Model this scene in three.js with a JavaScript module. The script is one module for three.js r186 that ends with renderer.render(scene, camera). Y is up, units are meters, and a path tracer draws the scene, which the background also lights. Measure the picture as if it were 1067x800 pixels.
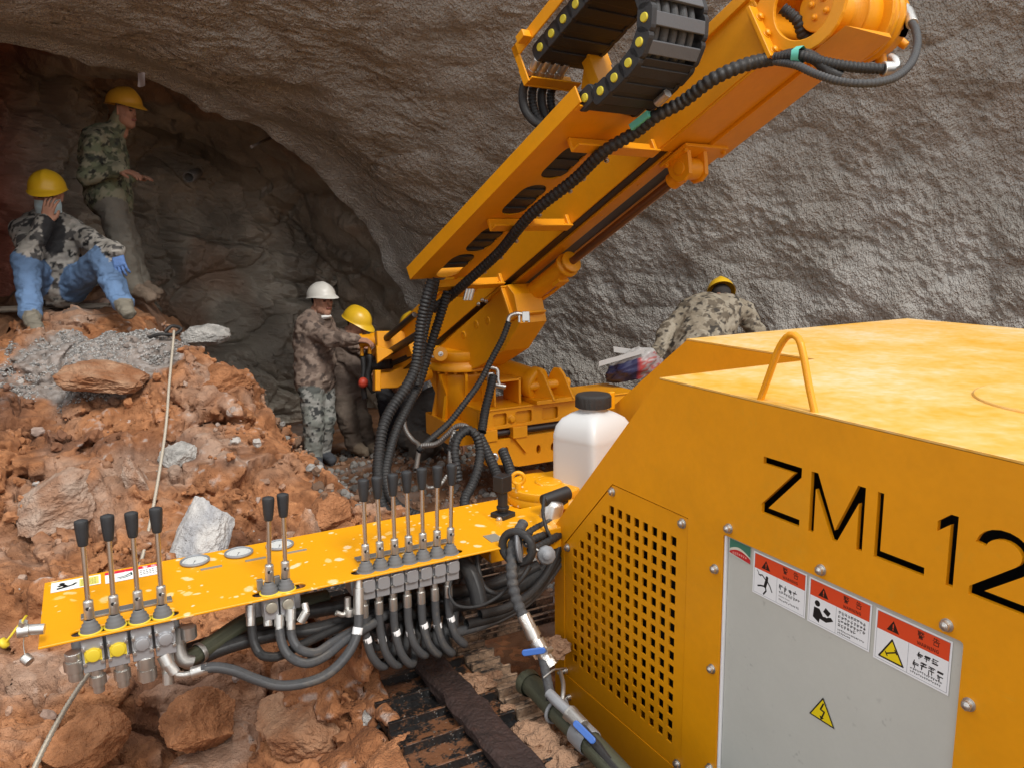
import * as THREE from 'three';
import { mergeGeometries } from 'three/addons/utils/BufferGeometryUtils.js';
import { RoundedBoxGeometry } from 'three/addons/geometries/RoundedBoxGeometry.js';
import { ImprovedNoise } from 'three/addons/math/ImprovedNoise.js';

// ---------------------------------------------------------------- camera, sky, sun, exposure
const V = (x, y, z) => new THREE.Vector3(x, y, z);
const scene = new THREE.Scene();
const CAMPOS = V(0, 1.9, 0), RIGHT = V(0.88278, -0.01557, 0.46953).normalize(), FWD = V(0.45939, -0.18047, -0.86971).normalize();
const UP = new THREE.Vector3().crossVectors(RIGHT, FWD).normalize();
const FOCAL = 832.5;
const camera = new THREE.PerspectiveCamera(2 * Math.atan(400 / FOCAL) * 180 / Math.PI, 1024 / 767, 0.05, 400);
camera.position.copy(CAMPOS);
camera.quaternion.setFromRotationMatrix(new THREE.Matrix4().makeBasis(RIGHT, UP, FWD.clone().negate()));
scene.add(camera);

const renderer = new THREE.WebGLRenderer({ antialias: true });
renderer.toneMapping = THREE.LinearToneMapping;
renderer.toneMappingExposure = 1.78;
renderer.shadowMap.enabled = true;

{ // overcast sky: brighter overhead, grey towards the horizon
  const w = 64, h = 64, d = new Float32Array(w * h * 4);
  for (let j = 0; j < h; j++) for (let i = 0; i < w; i++) {
    const el = ((j + 0.5) / h - 0.5) * Math.PI, s = Math.max(0, Math.sin(el));
    const L = el > 0 ? 0.72 * (0.8 + 0.4 * s) : 0.16, k = (j * w + i) * 4;
    const c = el > 0 ? [0.99, 1.0, 1.02] : [1.0, 0.9, 0.8];
    for (let q = 0; q < 3; q++) d[k + q] = L * c[q];
    d[k + 3] = 1;
  }
  const t = new THREE.DataTexture(d, w, h, THREE.RGBAFormat, THREE.FloatType);
  t.mapping = THREE.EquirectangularReflectionMapping; t.magFilter = THREE.LinearFilter; t.needsUpdate = true;
  scene.background = t; scene.environment = t;
}
const sun = new THREE.DirectionalLight(new THREE.Color(1, 0.955, 0.89), 1.5);
sun.position.set(1.6, 10.5, 6.6); sun.target.position.set(1, 0, -3);
sun.castShadow = true; sun.shadow.radius = 30;
Object.assign(sun.shadow.camera, { left: -10, right: 10, top: 10, bottom: -10, near: 0.5, far: 40 });
sun.shadow.mapSize.set(2048, 2048);
scene.add(sun, sun.target);

// ---------------------------------------------------------------- helpers
function rngOf(seed) { let a = seed >>> 0; return () => { a = (a + 0x6D2B79F5) | 0; let t = Math.imul(a ^ (a >>> 15), 1 | a); t = (t + Math.imul(t ^ (t >>> 7), 61 | t)) ^ t; return ((t ^ (t >>> 14)) >>> 0) / 4294967296; }; }
const PN = new ImprovedNoise();
const n3 = (x, y, z) => PN.noise(x + 31.7, y + 17.3, z + 5.1);
function fbm(x, y, z, o = 4, g = 0.5) { let s = 0, a = 1, f = 1; for (let i = 0; i < o; i++) { s += a * n3(x * f, y * f, z * f); a *= g; f *= 2.03; } return s; }
const clamp = (x, a = 0, b = 1) => Math.min(b, Math.max(a, x));
const sst = (a, b, x) => { const t = clamp((x - a) / (b - a)); return t * t * (3 - 2 * t); };
const mix = (a, b, t) => a + (b - a) * t;
const mix3 = (a, b, t) => [mix(a[0], b[0], t), mix(a[1], b[1], t), mix(a[2], b[2], t)];
function hash3(i, j, k, s = 0) { let h = Math.imul(i, 374761393) ^ Math.imul(j, 668265263) ^ Math.imul(k, 2147483647 - 19) ^ Math.imul(s + 11, 1274126177); h = Math.imul(h ^ (h >>> 13), 1274126177); h ^= h >>> 16; return (h >>> 0) / 4294967296; }
// cell noise: distances to the two nearest points and the nearest one's random numbers
function cells(x, y, z) {
  const X = Math.floor(x), Y = Math.floor(y), Z = Math.floor(z); let f1 = 9, f2 = 9, a = 0, b = 0, c = 0, dx = 0, dy = 0, dz = 0;
  for (let i = -1; i < 2; i++) for (let j = -1; j < 2; j++) for (let k = -1; k < 2; k++) {
    const u = X + i, v = Y + j, w = Z + k, ex = u + hash3(u, v, w, 1) - x, ey = v + hash3(u, v, w, 2) - y, ez = w + hash3(u, v, w, 3) - z, d = Math.sqrt(ex * ex + ey * ey + ez * ez);
    if (d < f1) { f2 = f1; f1 = d; a = u; b = v; c = w; dx = ex; dy = ey; dz = ez; } else if (d < f2) f2 = d;
  }
  return [f1, f2, hash3(a, b, c, 4), hash3(a, b, c, 5) - 0.5, hash3(a, b, c, 6) - 0.5, dx, dy, dz];
}
// a point seen in direction (px, py) of the 1067 x 800 photograph at a depth in metres along the lens axis
const spot = (px, py, d) => CAMPOS.clone().addScaledVector(FWD, d).addScaledVector(RIGHT, d * (px - 533.5) / FOCAL).addScaledVector(UP, -d * (py - 400) / FOCAL);
const spots = (list, d0) => list.map(([x, y, d]) => spot(x, y, d ?? d0));

const usedNames = {};
function numbered(n) { const k = usedNames[n] = (usedNames[n] ?? -1) + 1; return k ? n + '_' + String(k).padStart(3, '0') : n; }
function tag(o, label, category, group) { o.userData.label = label; o.userData.category = category; if (group) o.userData.group = group; return o; }
function thing(name, label, category, group) { const o = new THREE.Group(); o.name = numbered(name); scene.add(o); return tag(o, label, category, group); }
function boxUV(g) {
  const p = g.attributes.position, n = g.attributes.normal, uv = new Float32Array(p.count * 2);
  for (let i = 0; i < p.count; i++) {
    const ax = Math.abs(n.getX(i)), ay = Math.abs(n.getY(i)), az = Math.abs(n.getZ(i));
    const [u, v] = ay >= ax && ay >= az ? [p.getX(i), p.getZ(i)] : ax >= az ? [p.getZ(i), p.getY(i)] : [p.getX(i), p.getY(i)];
    uv[2 * i] = u; uv[2 * i + 1] = v;
  }
  g.setAttribute('uv', new THREE.BufferAttribute(uv, 2)); return g;
}
function clean(g) {
  let h = g.index ? g.toNonIndexed() : g;
  if (!h.attributes.normal) h.computeVertexNormals();
  const r = new THREE.BufferGeometry(); r.setAttribute('position', h.attributes.position); r.setAttribute('normal', h.attributes.normal);
  if (h.attributes.uv) r.setAttribute('uv', h.attributes.uv);
  return r;
}
// one named mesh out of one or several geometries
function part(name, gs, m, parent, label) {
  gs = (Array.isArray(gs) ? gs.flat() : [gs]).map(clean); gs.forEach(boxUV);
  const mesh = new THREE.Mesh(gs.length > 1 ? mergeGeometries(gs) : gs[0], m);
  mesh.name = name; mesh.castShadow = mesh.receiveShadow = true;
  if (label) mesh.userData.label = label;
  parent?.add(mesh); return mesh;
}
const mat4 = (x, y, z, o) => new THREE.Matrix4().makeBasis(x, y, z).setPosition(o);
function box(x0, x1, y0, y1, z0, z1, r = 0.004) {
  const w = Math.abs(x1 - x0), h = Math.abs(y1 - y0), d = Math.abs(z1 - z0), rr = Math.min(r, w * 0.3, h * 0.3, d * 0.3);
  const g = rr > 0.0008 ? new RoundedBoxGeometry(w, h, d, 1, rr) : new THREE.BoxGeometry(w, h, d);
  return g.translate((x0 + x1) / 2, (y0 + y1) / 2, (z0 + z1) / 2);
}
function along(p0, p1, roll = V(0, 1, 0)) { // frame whose y runs from p0 to p1
  const y = p1.clone().sub(p0).normalize(); let x = new THREE.Vector3().crossVectors(roll, y); if (x.lengthSq() < 1e-6) x = new THREE.Vector3().crossVectors(V(1, 0, 0.01), y); x.normalize();
  return mat4(x, y, new THREE.Vector3().crossVectors(x, y), p0);
}
// turned profile [[radius, position]...] along the line p0 > p1, positions in metres
function turn(p0, p1, prof, seg = 20) { return clean(new THREE.LatheGeometry(prof.map(([r, y]) => new THREE.Vector2(Math.max(r, 1e-4), y)), seg)).applyMatrix4(along(p0, p1)); }
function rod(p0, p1, r, r1 = r, seg = 14) { const L = p0.distanceTo(p1), b = Math.min(r, r1, L) * 0.12; return turn(p0, p1, [[0, 0], [r - b, 0], [r, b], [r1, L - b], [r1 - b, L], [0, L]].map(q => q), seg); }
function hexa(p0, p1, r) { const L = p0.distanceTo(p1), g = new THREE.CylinderGeometry(r, r, L, 6); g.translate(0, L / 2, 0); return clean(g).applyMatrix4(along(p0, p1)); }
function bolt(p, n, r = 0.01, h = 0.008) { const q = p.clone().addScaledVector(n, h), e = p.clone().addScaledVector(n, h * 1.5), w = p.clone().addScaledVector(n, h * 0.25); return [turn(p, w, [[0, 0], [r * 1.25, 0], [r * 1.25, h * 0.25], [0, h * 0.25]], 14), hexa(w, q, r), turn(q, e, [[r * 0.8, 0], [r * 0.45, h * 0.35], [0, h * 0.4]], 10)]; }
// flat plate: outline (and holes) in the plane of two axes, with thickness along the third
function plate(outline, t, m, holes = [], bevel = 0) {
  const s = new THREE.Shape(outline.map(([a, b]) => new THREE.Vector2(a, b)));
  for (const h of holes) s.holes.push(new THREE.Path(h.map(([a, b]) => new THREE.Vector2(a, b))));
  const g = new THREE.ExtrudeGeometry(s, bevel ? { depth: t - 2 * bevel, bevelEnabled: true, bevelSize: bevel, bevelThickness: bevel, bevelOffset: -bevel, bevelSegments: 1, curveSegments: 12 } : { depth: t, bevelEnabled: false, curveSegments: 12 });
  if (bevel) g.translate(0, 0, bevel);
  return clean(g).applyMatrix4(m);
}
const ring = (cx, cy, r, n = 24, ry = r) => Array.from({ length: n }, (_, i) => [cx + r * Math.cos(i / n * 2 * Math.PI), cy + ry * Math.sin(i / n * 2 * Math.PI)]);
const rrect = (x0, x1, y0, y1, r, n = 5) => { const o = []; for (const [cx, cy, a] of [[x1 - r, y1 - r, 0], [x0 + r, y1 - r, 1], [x0 + r, y0 + r, 2], [x1 - r, y0 + r, 3]]) for (let i = 0; i <= n; i++) { const t = (a + i / n) * Math.PI / 2; o.push([cx + r * Math.cos(t), cy + r * Math.sin(t)]); } return o; };
// a hose: smooth curve through points; ribs > 0 gives a wound or corrugated skin
function hose(pts, r, o = {}) {
  const c = new THREE.CatmullRomCurve3(pts, false, 'centripetal'), L = c.getLength(), { pitch = 0, depth = 0.18, seg = 10 } = o;
  const n = Math.max(8, Math.ceil(L / (pitch ? pitch / 5 : Math.max(r * 0.9, 0.012)))), fr = c.computeFrenetFrames(n, false), pos = [], idx = [];
  for (let i = 0; i <= n; i++) {
    const t = i / n, p = c.getPointAt(t), s = t * L;
    for (let j = 0; j <= seg; j++) {
      const a = j / seg * 2 * Math.PI, k = pitch ? 1 - depth * Math.pow(0.5 - 0.5 * Math.cos((s / pitch) * 2 * Math.PI - (o.spiral ? a : 0)), 2) : 1;
      const q = p.clone().addScaledVector(fr.normals[i], Math.cos(a) * r * k).addScaledVector(fr.binormals[i], Math.sin(a) * r * k); pos.push(q.x, q.y, q.z);
    }
  }
  for (let i = 0; i < n; i++) for (let j = 0; j < seg; j++) { const a = i * (seg + 1) + j, b = a + seg + 1; idx.push(a, a + 1, b, b, a + 1, b + 1); }
  const g = new THREE.BufferGeometry(); g.setAttribute('position', new THREE.Float32BufferAttribute(pos, 3)); g.setIndex(idx); g.computeVertexNormals();
  // close the seam's normals
  const nn = g.attributes.normal; for (let i = 0; i <= n; i++) { const a = i * (seg + 1), b = a + seg, v = V(nn.getX(a) + nn.getX(b), nn.getY(a) + nn.getY(b), nn.getZ(a) + nn.getZ(b)).normalize(); nn.setXYZ(a, v.x, v.y, v.z); nn.setXYZ(b, v.x, v.y, v.z); }
  return g;
}
// grid surface: fn(i, j) gives position [x,y,z] and colour
function sheet(nu, nv, fn, keep) {
  const pos = new Float32Array(nu * nv * 3), col = new Float32Array(nu * nv * 3), uv = new Float32Array(nu * nv * 2), idx = [];
  for (let j = 0; j < nv; j++) for (let i = 0; i < nu; i++) { const k = j * nu + i, r = fn(i, j); pos.set(r[0], k * 3); col.set(r[1], k * 3); uv.set(r[2] ?? [r[0][0], r[0][2]], k * 2); }
  for (let j = 0; j < nv - 1; j++) for (let i = 0; i < nu - 1; i++) { if (keep && !keep(i, j)) continue; const a = j * nu + i, b = a + nu; idx.push(a, b, a + 1, b, b + 1, a + 1); }
  const g = new THREE.BufferGeometry(); g.setAttribute('position', new THREE.BufferAttribute(pos, 3)); g.setAttribute('color', new THREE.BufferAttribute(col, 3)); g.setAttribute('uv', new THREE.BufferAttribute(uv, 2)); g.setIndex(idx); g.computeVertexNormals(); return g;
}
function setting(name, g, m) { const o = new THREE.Mesh(g, m); o.name = name; o.userData.kind = 'structure'; o.castShadow = o.receiveShadow = true; scene.add(o); return o; }

// surface of a distance field on a grid (surface nets), skipping empty blocks
function netMesh(f, lo, hi, h) {
  const nx = Math.ceil((hi.x - lo.x) / h) + 2, ny = Math.ceil((hi.y - lo.y) / h) + 2, nz = Math.ceil((hi.z - lo.z) / h) + 2, g = new Float32Array(nx * ny * nz), B = 6;
  for (let k = 0; k < nz; k += B) for (let j = 0; j < ny; j += B) for (let i = 0; i < nx; i += B) {
    const m = (B - 1) / 2, d = f(lo.x + (i + m) * h, lo.y + (j + m) * h, lo.z + (k + m) * h), far = Math.abs(d) > B * h * 1.6;
    for (let c = k; c < Math.min(nz, k + B); c++) for (let b = j; b < Math.min(ny, j + B); b++) for (let a = i; a < Math.min(nx, i + B); a++) g[(c * ny + b) * nx + a] = far ? d : f(lo.x + a * h, lo.y + b * h, lo.z + c * h);
  }
  const id = new Int32Array(nx * ny * nz).fill(-1), pos = [], idx = [];
  for (let k = 0; k < nz - 1; k++) for (let j = 0; j < ny - 1; j++) for (let i = 0; i < nx - 1; i++) {
    let n = 0, sx = 0, sy = 0, sz = 0; const v = (a, b, c) => g[((k + c) * ny + j + b) * nx + i + a];
    let mask = 0; for (let q = 0; q < 8; q++) if (v(q & 1, (q >> 1) & 1, q >> 2) < 0) mask |= 1 << q; if (mask === 0 || mask === 255) continue;
    for (let q = 0; q < 8; q++) for (const e of [1, 2, 4]) if (!(q & e)) { const r = q | e, a = v(q & 1, (q >> 1) & 1, q >> 2), b = v(r & 1, (r >> 1) & 1, r >> 2); if ((a < 0) !== (b < 0)) { const t = a / (a - b); sx += (q & 1) + (e === 1 ? t : 0); sy += ((q >> 1) & 1) + (e === 2 ? t : 0); sz += (q >> 2) + (e === 4 ? t : 0); n++; } }
    id[(k * ny + j) * nx + i] = pos.length / 3; pos.push(lo.x + (i + sx / n) * h, lo.y + (j + sy / n) * h, lo.z + (k + sz / n) * h);
  }
  const at = (i, j, k) => id[(k * ny + j) * nx + i];
  for (let k = 1; k < nz - 1; k++) for (let j = 1; j < ny - 1; j++) for (let i = 1; i < nx - 1; i++) {
    const a = g[(k * ny + j) * nx + i] < 0, quad = (p, q, r, s, flip) => { if (p < 0 || q < 0 || r < 0 || s < 0) return; flip ? idx.push(p, r, q, p, s, r) : idx.push(p, q, r, p, r, s); };
    if (a !== g[(k * ny + j) * nx + i + 1] < 0) quad(at(i, j - 1, k - 1), at(i, j, k - 1), at(i, j, k), at(i, j - 1, k), !a);
    if (a !== g[(k * ny + j + 1) * nx + i] < 0) quad(at(i - 1, j, k - 1), at(i - 1, j, k), at(i, j, k), at(i, j, k - 1), !a);
    if (a !== g[((k + 1) * ny + j) * nx + i] < 0) quad(at(i - 1, j - 1, k), at(i, j - 1, k), at(i, j, k), at(i - 1, j, k), !a);
  }
  const G = new THREE.BufferGeometry(); G.setAttribute('position', new THREE.Float32BufferAttribute(pos, 3)); G.setIndex(idx); G.computeVertexNormals(); return G;
}
function paintGeo(g, fn) { const p = g.attributes.position, c = new Float32Array(p.count * 3); for (let i = 0; i < p.count; i++) c.set(fn(p.getX(i), p.getY(i), p.getZ(i)), i * 3); g.setAttribute('color', new THREE.BufferAttribute(c, 3)); return g; }
// ---------------------------------------------------------------- textures and materials
// tileable value noise
function tileNoise(n, per, seed) { const r = rngOf(seed), t = new Float32Array(per * per).map(() => r()), o = new Float32Array(n * n);
  for (let j = 0; j < n; j++) for (let i = 0; i < n; i++) { const x = i / n * per, y = j / n * per, X = Math.floor(x), Y = Math.floor(y), u = x - X, v = y - Y, a = u * u * (3 - 2 * u), b = v * v * (3 - 2 * v), g = (p, q) => t[((q % per) * per) + (p % per)];
    o[j * n + i] = mix(mix(g(X, Y), g(X + 1, Y), a), mix(g(X, Y + 1), g(X + 1, Y + 1), a), b); } return o; }
function layered(n, list) { const o = new Float32Array(n * n); let s = 0; for (const [per, amp, seed] of list) { const t = tileNoise(n, per, seed); s += amp; for (let i = 0; i < o.length; i++) o[i] += amp * t[i]; } return o.map(v => v / s); }
function texture(n, m, fn, srgb = true, rep = 1) { const d = new Uint8Array(n * m * 4); for (let j = 0; j < m; j++) for (let i = 0; i < n; i++) { const c = fn(i, j), k = (j * n + i) * 4; d[k] = clamp(c[0]) * 255; d[k + 1] = clamp(c[1]) * 255; d[k + 2] = clamp(c[2]) * 255; d[k + 3] = 255; }
  const t = new THREE.DataTexture(d, n, m); t.magFilter = THREE.LinearFilter; t.minFilter = THREE.LinearMipmapLinearFilter; t.generateMipmaps = true; t.wrapS = t.wrapT = THREE.RepeatWrapping; t.repeat.set(rep, rep); if (srgb) t.colorSpace = THREE.SRGBColorSpace; t.needsUpdate = true; return t; }
const NA = layered(512, [[6, 1, 1], [13, 0.8, 2], [29, 0.6, 3], [61, 0.5, 4], [127, 0.5, 5]]);
const NB = layered(512, [[4, 1, 11], [9, 0.7, 12], [23, 0.5, 13], [70, 0.35, 14], [170, 0.4, 15]]);
const NC = layered(512, [[40, 1, 21], [85, 0.9, 22], [170, 0.8, 23]]);
const grainTex = texture(512, 512, (i, j) => { const v = NC[j * 512 + i]; return [v, v, v]; }, false, 2.2);
const roughTex = texture(512, 512, (i, j) => { const v = 0.5 + (NA[j * 512 + i] - 0.5) * 1.1; return [v, v, v]; }, false, 1.3);
// paint: amber enamel with a fine film of rock dust in patches and scattered specks
const paintTex = texture(512, 512, (i, j) => { const k = j * 512 + i, dust = sst(0.55, 0.8, NB[k]) * 0.14 + sst(0.72, 0.86, NC[k]) * 0.10; const sm = sst(0.60, 0.74, NB[((j * 3) & 511) * 512 + ((i >> 1) & 511)]) * sst(0.5, 0.7, NA[k]) * 0.22, v = 1 + (NA[k] - 0.5) * 0.10; return mix3([0.89 * v, 0.592 * v, 0.03], [0.76, 0.60, 0.38], Math.max(dust, sm)); }, true, 0.9);
const paint = new THREE.MeshStandardMaterial({ map: paintTex, roughness: 0.42, roughnessMap: null, metalness: 0, bumpMap: roughTex, bumpScale: 0.0006 });
// splashes of dried grout on the flat control plate
function splashTex(seed, n, big) { const r = rngOf(seed), S = 1024, m = new Float32Array(S * S);
  for (let q = 0; q < n; q++) { const cx = r() * S, cy = r() * S, R = (3 + big * Math.pow(r(), 3)), e = 0.6 + r() * 0.8, th = r() * 3.14, k = 0.5 + 0.5 * r();
    for (let y = -R * 2 | 0; y <= R * 2; y++) for (let x = -R * 2 | 0; x <= R * 2; x++) { const u = (x * Math.cos(th) + y * Math.sin(th)) / e, v = (-x * Math.sin(th) + y * Math.cos(th)) * e, d = Math.hypot(u, v) / R + 0.7 * (NC[((y + 256 + q * 7) & 511) * 512 + ((x + 256 + q * 13) & 511)] - 0.5); const a = k * (1 - sst(0.55, 1.0, d)); const X = (cx + x + S) & 1023, Y = (cy + y + S) & 1023; m[Y * S + X] = Math.max(m[Y * S + X], a); } }
  return texture(S, S, (i, j) => { const k = (j & 511) * 512 + (i & 511), film = sst(0.5, 0.85, NB[k]) * 0.14; return mix3(mix3([0.89, 0.605, 0.0], [0.80, 0.62, 0.26], film), [0.93, 0.82, 0.70], m[j * S + i]); }, true, 0.8); }
const platePaint = new THREE.MeshStandardMaterial({ map: splashTex(5, 520, 13), roughness: 0.45, bumpMap: roughTex, bumpScale: 0.0006 });
// hood roof: amber paint under a pale film of dust with wipe marks
const hoodTopTex = (() => { const S = 1024; return texture(S, S, (i, j) => {
  const a = (i * 0.83 + j * 0.42), b = (-i * 0.42 + j * 0.83) * 0.22, q = (x, y) => NB[((y | 0) & 511) * 512 + ((x | 0) & 511)];
  const streak = q(b * 2.2 + 4000, a * 0.5 + 4000), blotch = NB[((j >> 1) & 511) * 512 + ((i >> 1) & 511)], grit = NC[(j & 511) * 512 + (i & 511)];
  const d = clamp(0.50 + 1.5 * (streak - 0.5) + 1.5 * (blotch - 0.5) + 0.5 * (grit - 0.5)); return mix3([0.86, 0.58, 0.05], [0.89, 0.765, 0.585], 0.18 + 0.82 * d); }, true, 0.42); })();
const hoodTop = new THREE.MeshStandardMaterial({ map: hoodTopTex, roughness: 0.5, bumpMap: grainTex, bumpScale: 0.0004 });
const std = (r, g, b, rough, metal = 0, bump = 0, tex = grainTex) => { const m = new THREE.MeshStandardMaterial({ color: new THREE.Color().setRGB(r, g, b), roughness: rough, metalness: metal }); if (bump) { m.bumpMap = tex; m.bumpScale = bump; } return m; };
const M = {
  rubber: std(0.020, 0.020, 0.021, 0.55, 0, 0.0008), hoseGrey: std(0.058, 0.060, 0.064, 0.6, 0, 0.0008), knob: std(0.020, 0.021, 0.023, 0.5, 0, 0.0004), black: std(0.016, 0.016, 0.017, 0.45),
  zinc: std(0.62, 0.61, 0.58, 0.32, 0.9, 0.0005, roughTex), chrome: std(0.70, 0.66, 0.60, 0.16, 1), steel: std(0.36, 0.35, 0.33, 0.45, 0.85, 0.0006, roughTex), castGrey: std(0.26, 0.27, 0.285, 0.5, 0.3, 0.0005),
  bootGrey: std(0.13, 0.13, 0.13, 0.7), dark: std(0.03, 0.028, 0.027, 0.6, 0.2, 0.001), rail: std(0.055, 0.045, 0.042, 0.35, 0.6, 0.0006), brownRod: std(0.20, 0.11, 0.065, 0.3, 0.75), olive: std(0.055, 0.058, 0.035, 0.6, 0, 0.001),
  greyDoor: new THREE.MeshStandardMaterial({ map: texture(512, 512, (i, j) => { const k = j * 512 + i, v = 0.76 + 0.05 * (NB[k] - 0.5) - 0.10 * sst(0.7, 0.86, NC[k]) * sst(0.5, 0.7, NA[k]); return [v, v * 1.005, v * 0.965]; }, true, 1.1), roughness: 0.5 }),
  white: std(0.80, 0.80, 0.80, 0.45), jug: new THREE.MeshPhysicalMaterial({ color: new THREE.Color().setRGB(0.66, 0.665, 0.66), roughness: 0.38, transmission: 0.12, thickness: 0, ior: 1.45 }),
  blue: std(0.045, 0.13, 0.42, 0.4), teal: std(0.12, 0.52, 0.42, 0.5), lemon: std(0.66, 0.50, 0.03, 0.5), dotYellow: std(0.62, 0.52, 0.04, 0.5), chain: std(0.025, 0.025, 0.027, 0.5, 0, 0.0006), chainGrey: std(0.095, 0.098, 0.106, 0.5, 0, 0.0005),
  red: std(0.55, 0.06, 0.03, 0.5), glass: new THREE.MeshPhysicalMaterial({ color: 0xffffff, roughness: 0.05, transmission: 1, thickness: 0, ior: 1.5 }), dial: std(0.62, 0.62, 0.60, 0.55),
  valveGrey: std(0.40, 0.41, 0.43, 0.42, 0.55, 0.0005, roughTex), label: std(0.75, 0.75, 0.74, 0.5), plateTag: std(0.42, 0.40, 0.33, 0.4, 0.5),
};
{ // a film of dry rock dust in patches on the hoses
  const dusty = (a, d, k) => texture(256, 256, (i, j) => { const q = j * 512 + i, m = sst(0.48, 0.72, NA[q]) * k + sst(0.68, 0.84, NC[q]) * 0.25; return mix3(a, d, clamp(m)); }, true, 3.1);
  const dr = dusty([0.145, 0.145, 0.148], [0.36, 0.32, 0.28], 0.35), dh = dusty([0.255, 0.26, 0.27], [0.44, 0.40, 0.35], 0.45);
  for (const [m, t] of [[M.rubber, dr], [M.hoseGrey, dh]]) { m.color.setRGB(1, 1, 1); m.map = t; }
}
// ---------------------------------------------------------------- the tunnel: sprayed-concrete arch, excavated void and rock face
const AX = V(-0.533, 0, -0.846).normalize(), AR = V(-AX.z, 0, AX.x), AC = V(-0.04, 0, -6.24);
const tun = (q, u, y) => V(AC.x - AX.x * q + AR.x * u, y, AC.z - AX.z * q + AR.z * u);
const archH = q => 3.2 + 2.6 * sst(0.3, 5, q), archW = q => 4 + 0.5 * sst(3, 9, q);
const roofEnd = q => { const k = [[0, 180], [0.3, 180], [0.6, 138], [1.15, 120], [1.6, 100], [2.6, 78], [4, 64], [6, 54], [9.5, 48]]; for (let i = 1; i < k.length; i++) if (q <= k[i][0]) return mix(k[i - 1][1], k[i][1], (q - k[i - 1][0]) / (k[i][0] - k[i - 1][0])) * Math.PI / 180; return 48 * Math.PI / 180; };  // out-of-view left side of the roof is cut back to admit more light
function archPoint(q, al, out = 0) { return tun(q, (archW(q) + out) * Math.cos(al), -0.03 + (archH(q) + out) * Math.sin(al)); }
function archNormal(q, al) { const e = 1e-3, p = archPoint(q, al), a = archPoint(q + e, al).sub(p), b = archPoint(q, al + e).sub(p); return b.cross(a).normalize(); }
{
  const pebble = (N, per, seed) => { const r = rngOf(seed), P = Array.from({ length: per * per }, () => [r(), r(), 0.5 + 0.5 * r()]), o = new Float32Array(N * N); for (let j = 0; j < N; j++) for (let i = 0; i < N; i++) { const x = i / N * per, y = j / N * per, X = Math.floor(x), Y = Math.floor(y); let b = 0; for (let v = -1; v < 2; v++) for (let u = -1; u < 2; u++) { const q = P[((Y + v + per) % per) * per + (X + u + per) % per], d = Math.hypot(X + u + q[0] - x, Y + v + q[1] - y) / (0.22 + 0.42 * q[2]); if (d < 1) b = Math.max(b, q[2] * (1 - d * d)); } o[j * N + i] = b; } return o; };
  const PA = pebble(512, 17, 31), PB = pebble(512, 37, 32), PC = pebble(512, 71, 33), gritTex = texture(512, 512, (i, j) => { const k = j * 512 + i, v = 0.34 * PA[k] + 0.34 * PB[k] + 0.22 * PC[k] + 0.25 * NA[k]; return [v, v, v]; }, false, 1.7);
  const wall = new THREE.MeshStandardMaterial({ vertexColors: true, roughness: 0.93, bumpMap: gritTex, bumpScale: 0.028 });
  const shell = (q, al) => { const p = archPoint(q, al), n = archNormal(q, al);
    const x = p.x, y = p.y, z = p.z, big = fbm(x * 0.9, y * 0.9, z * 0.9, 3), mid = fbm(x * 3.4, y * 3.6 + 4, z * 3.4, 3);
    const lump = Math.abs(n3(x * 11, y * 11, z * 11)) * 2, fine = Math.abs(n3(x * 23 + 3, y * 23, z * 23)) * 2, ridge = Math.pow(1 - Math.abs(n3(x * 1.7 + 9, y * 2.6, z * 1.7)), 5);
    const edge = sst(0, 0.5, q), rgh = 0.45 + 0.55 * sst(-0.25, 0.35, fbm(x * 1.6 + 20, y * 1.6, z * 1.6, 3));
    const d = 0.11 * big + 0.026 * mid * (0.3 + 0.7 * edge) + rgh * (0.020 * lump + 0.012 * fine) * (0.35 + 0.65 * edge) + 0.07 * ridge * edge * 0.45 - 0.05 * (1 - sst(0, 0.14, q)) * (1 + 0.8 * n3(x * 5, y * 5, z * 5));
    p.addScaledVector(n, d); return [p, x, y, z]; };
  const NQ = 640, NA2 = 420, QM = 9.5;
  const g = sheet(NQ, NA2, (i, j) => {
    const q = i / (NQ - 1) * QM, al = -0.14 + (j / (NA2 - 1)) * (roofEnd(q) + 0.14), [p, x, y, z] = shell(q, al);
    const t = fbm(x * 2.2 + 40, y * 2.2, z * 2.2, 4), w = sst(0.1, 0.6, fbm(x * 0.7 + 70, y * 0.7, z * 0.7, 3)), sp = n3(x * 40, y * 40, z * 40);
    let c = mix3([0.38, 0.362, 0.328], [0.48, 0.466, 0.435], clamp(0.5 + t)); c = mix3(c, [0.40, 0.37, 0.33], w * 0.6); const s = 1 + 0.14 * sp; c = c.map(v => v * s);
    return [[p.x, p.y, p.z], c, [q, al * 3.7]];
  });
  setting('tunnel_lining', g, wall);
  // end of the sprayed shell: its thickness at the arch edge and along the portal rim
  const lip = sheet(420, 8, (i, j) => { const al = -0.14 + i / 419 * (Math.PI + 0.14), t = j / 7, p = shell(0, al)[0], o = archPoint(-0.05, al, 0.5); p.lerp(o, t); const v = 0.27 + 0.05 * n3(i * 0.3, j, 4); return [[p.x, p.y, p.z], [v, v * 0.95, v * 0.88], [i * 0.03, t * 0.5]]; });
  setting('lining_edge', lip, wall);
  const rim = sheet(300, 5, (i, j) => { const q = 0.3 + i / 299 * 9.2, t = j / 4, p = archPoint(q, roofEnd(q), t * 0.5); const v = 0.27; return [[p.x, p.y + 0.05 * t, p.z], [v, v * 0.95, v * 0.9], [q, t]]; });
  setting('portal_rim', rim, wall);
  // the void behind the shell and the working face
  const rock = new THREE.MeshStandardMaterial({ vertexColors: true, roughness: 0.62, bumpMap: texture(512, 512, (i, j) => { const v = NA[j * 512 + i]; return [v, v, v]; }, false, 1.1), bumpScale: 0.03 });
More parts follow.
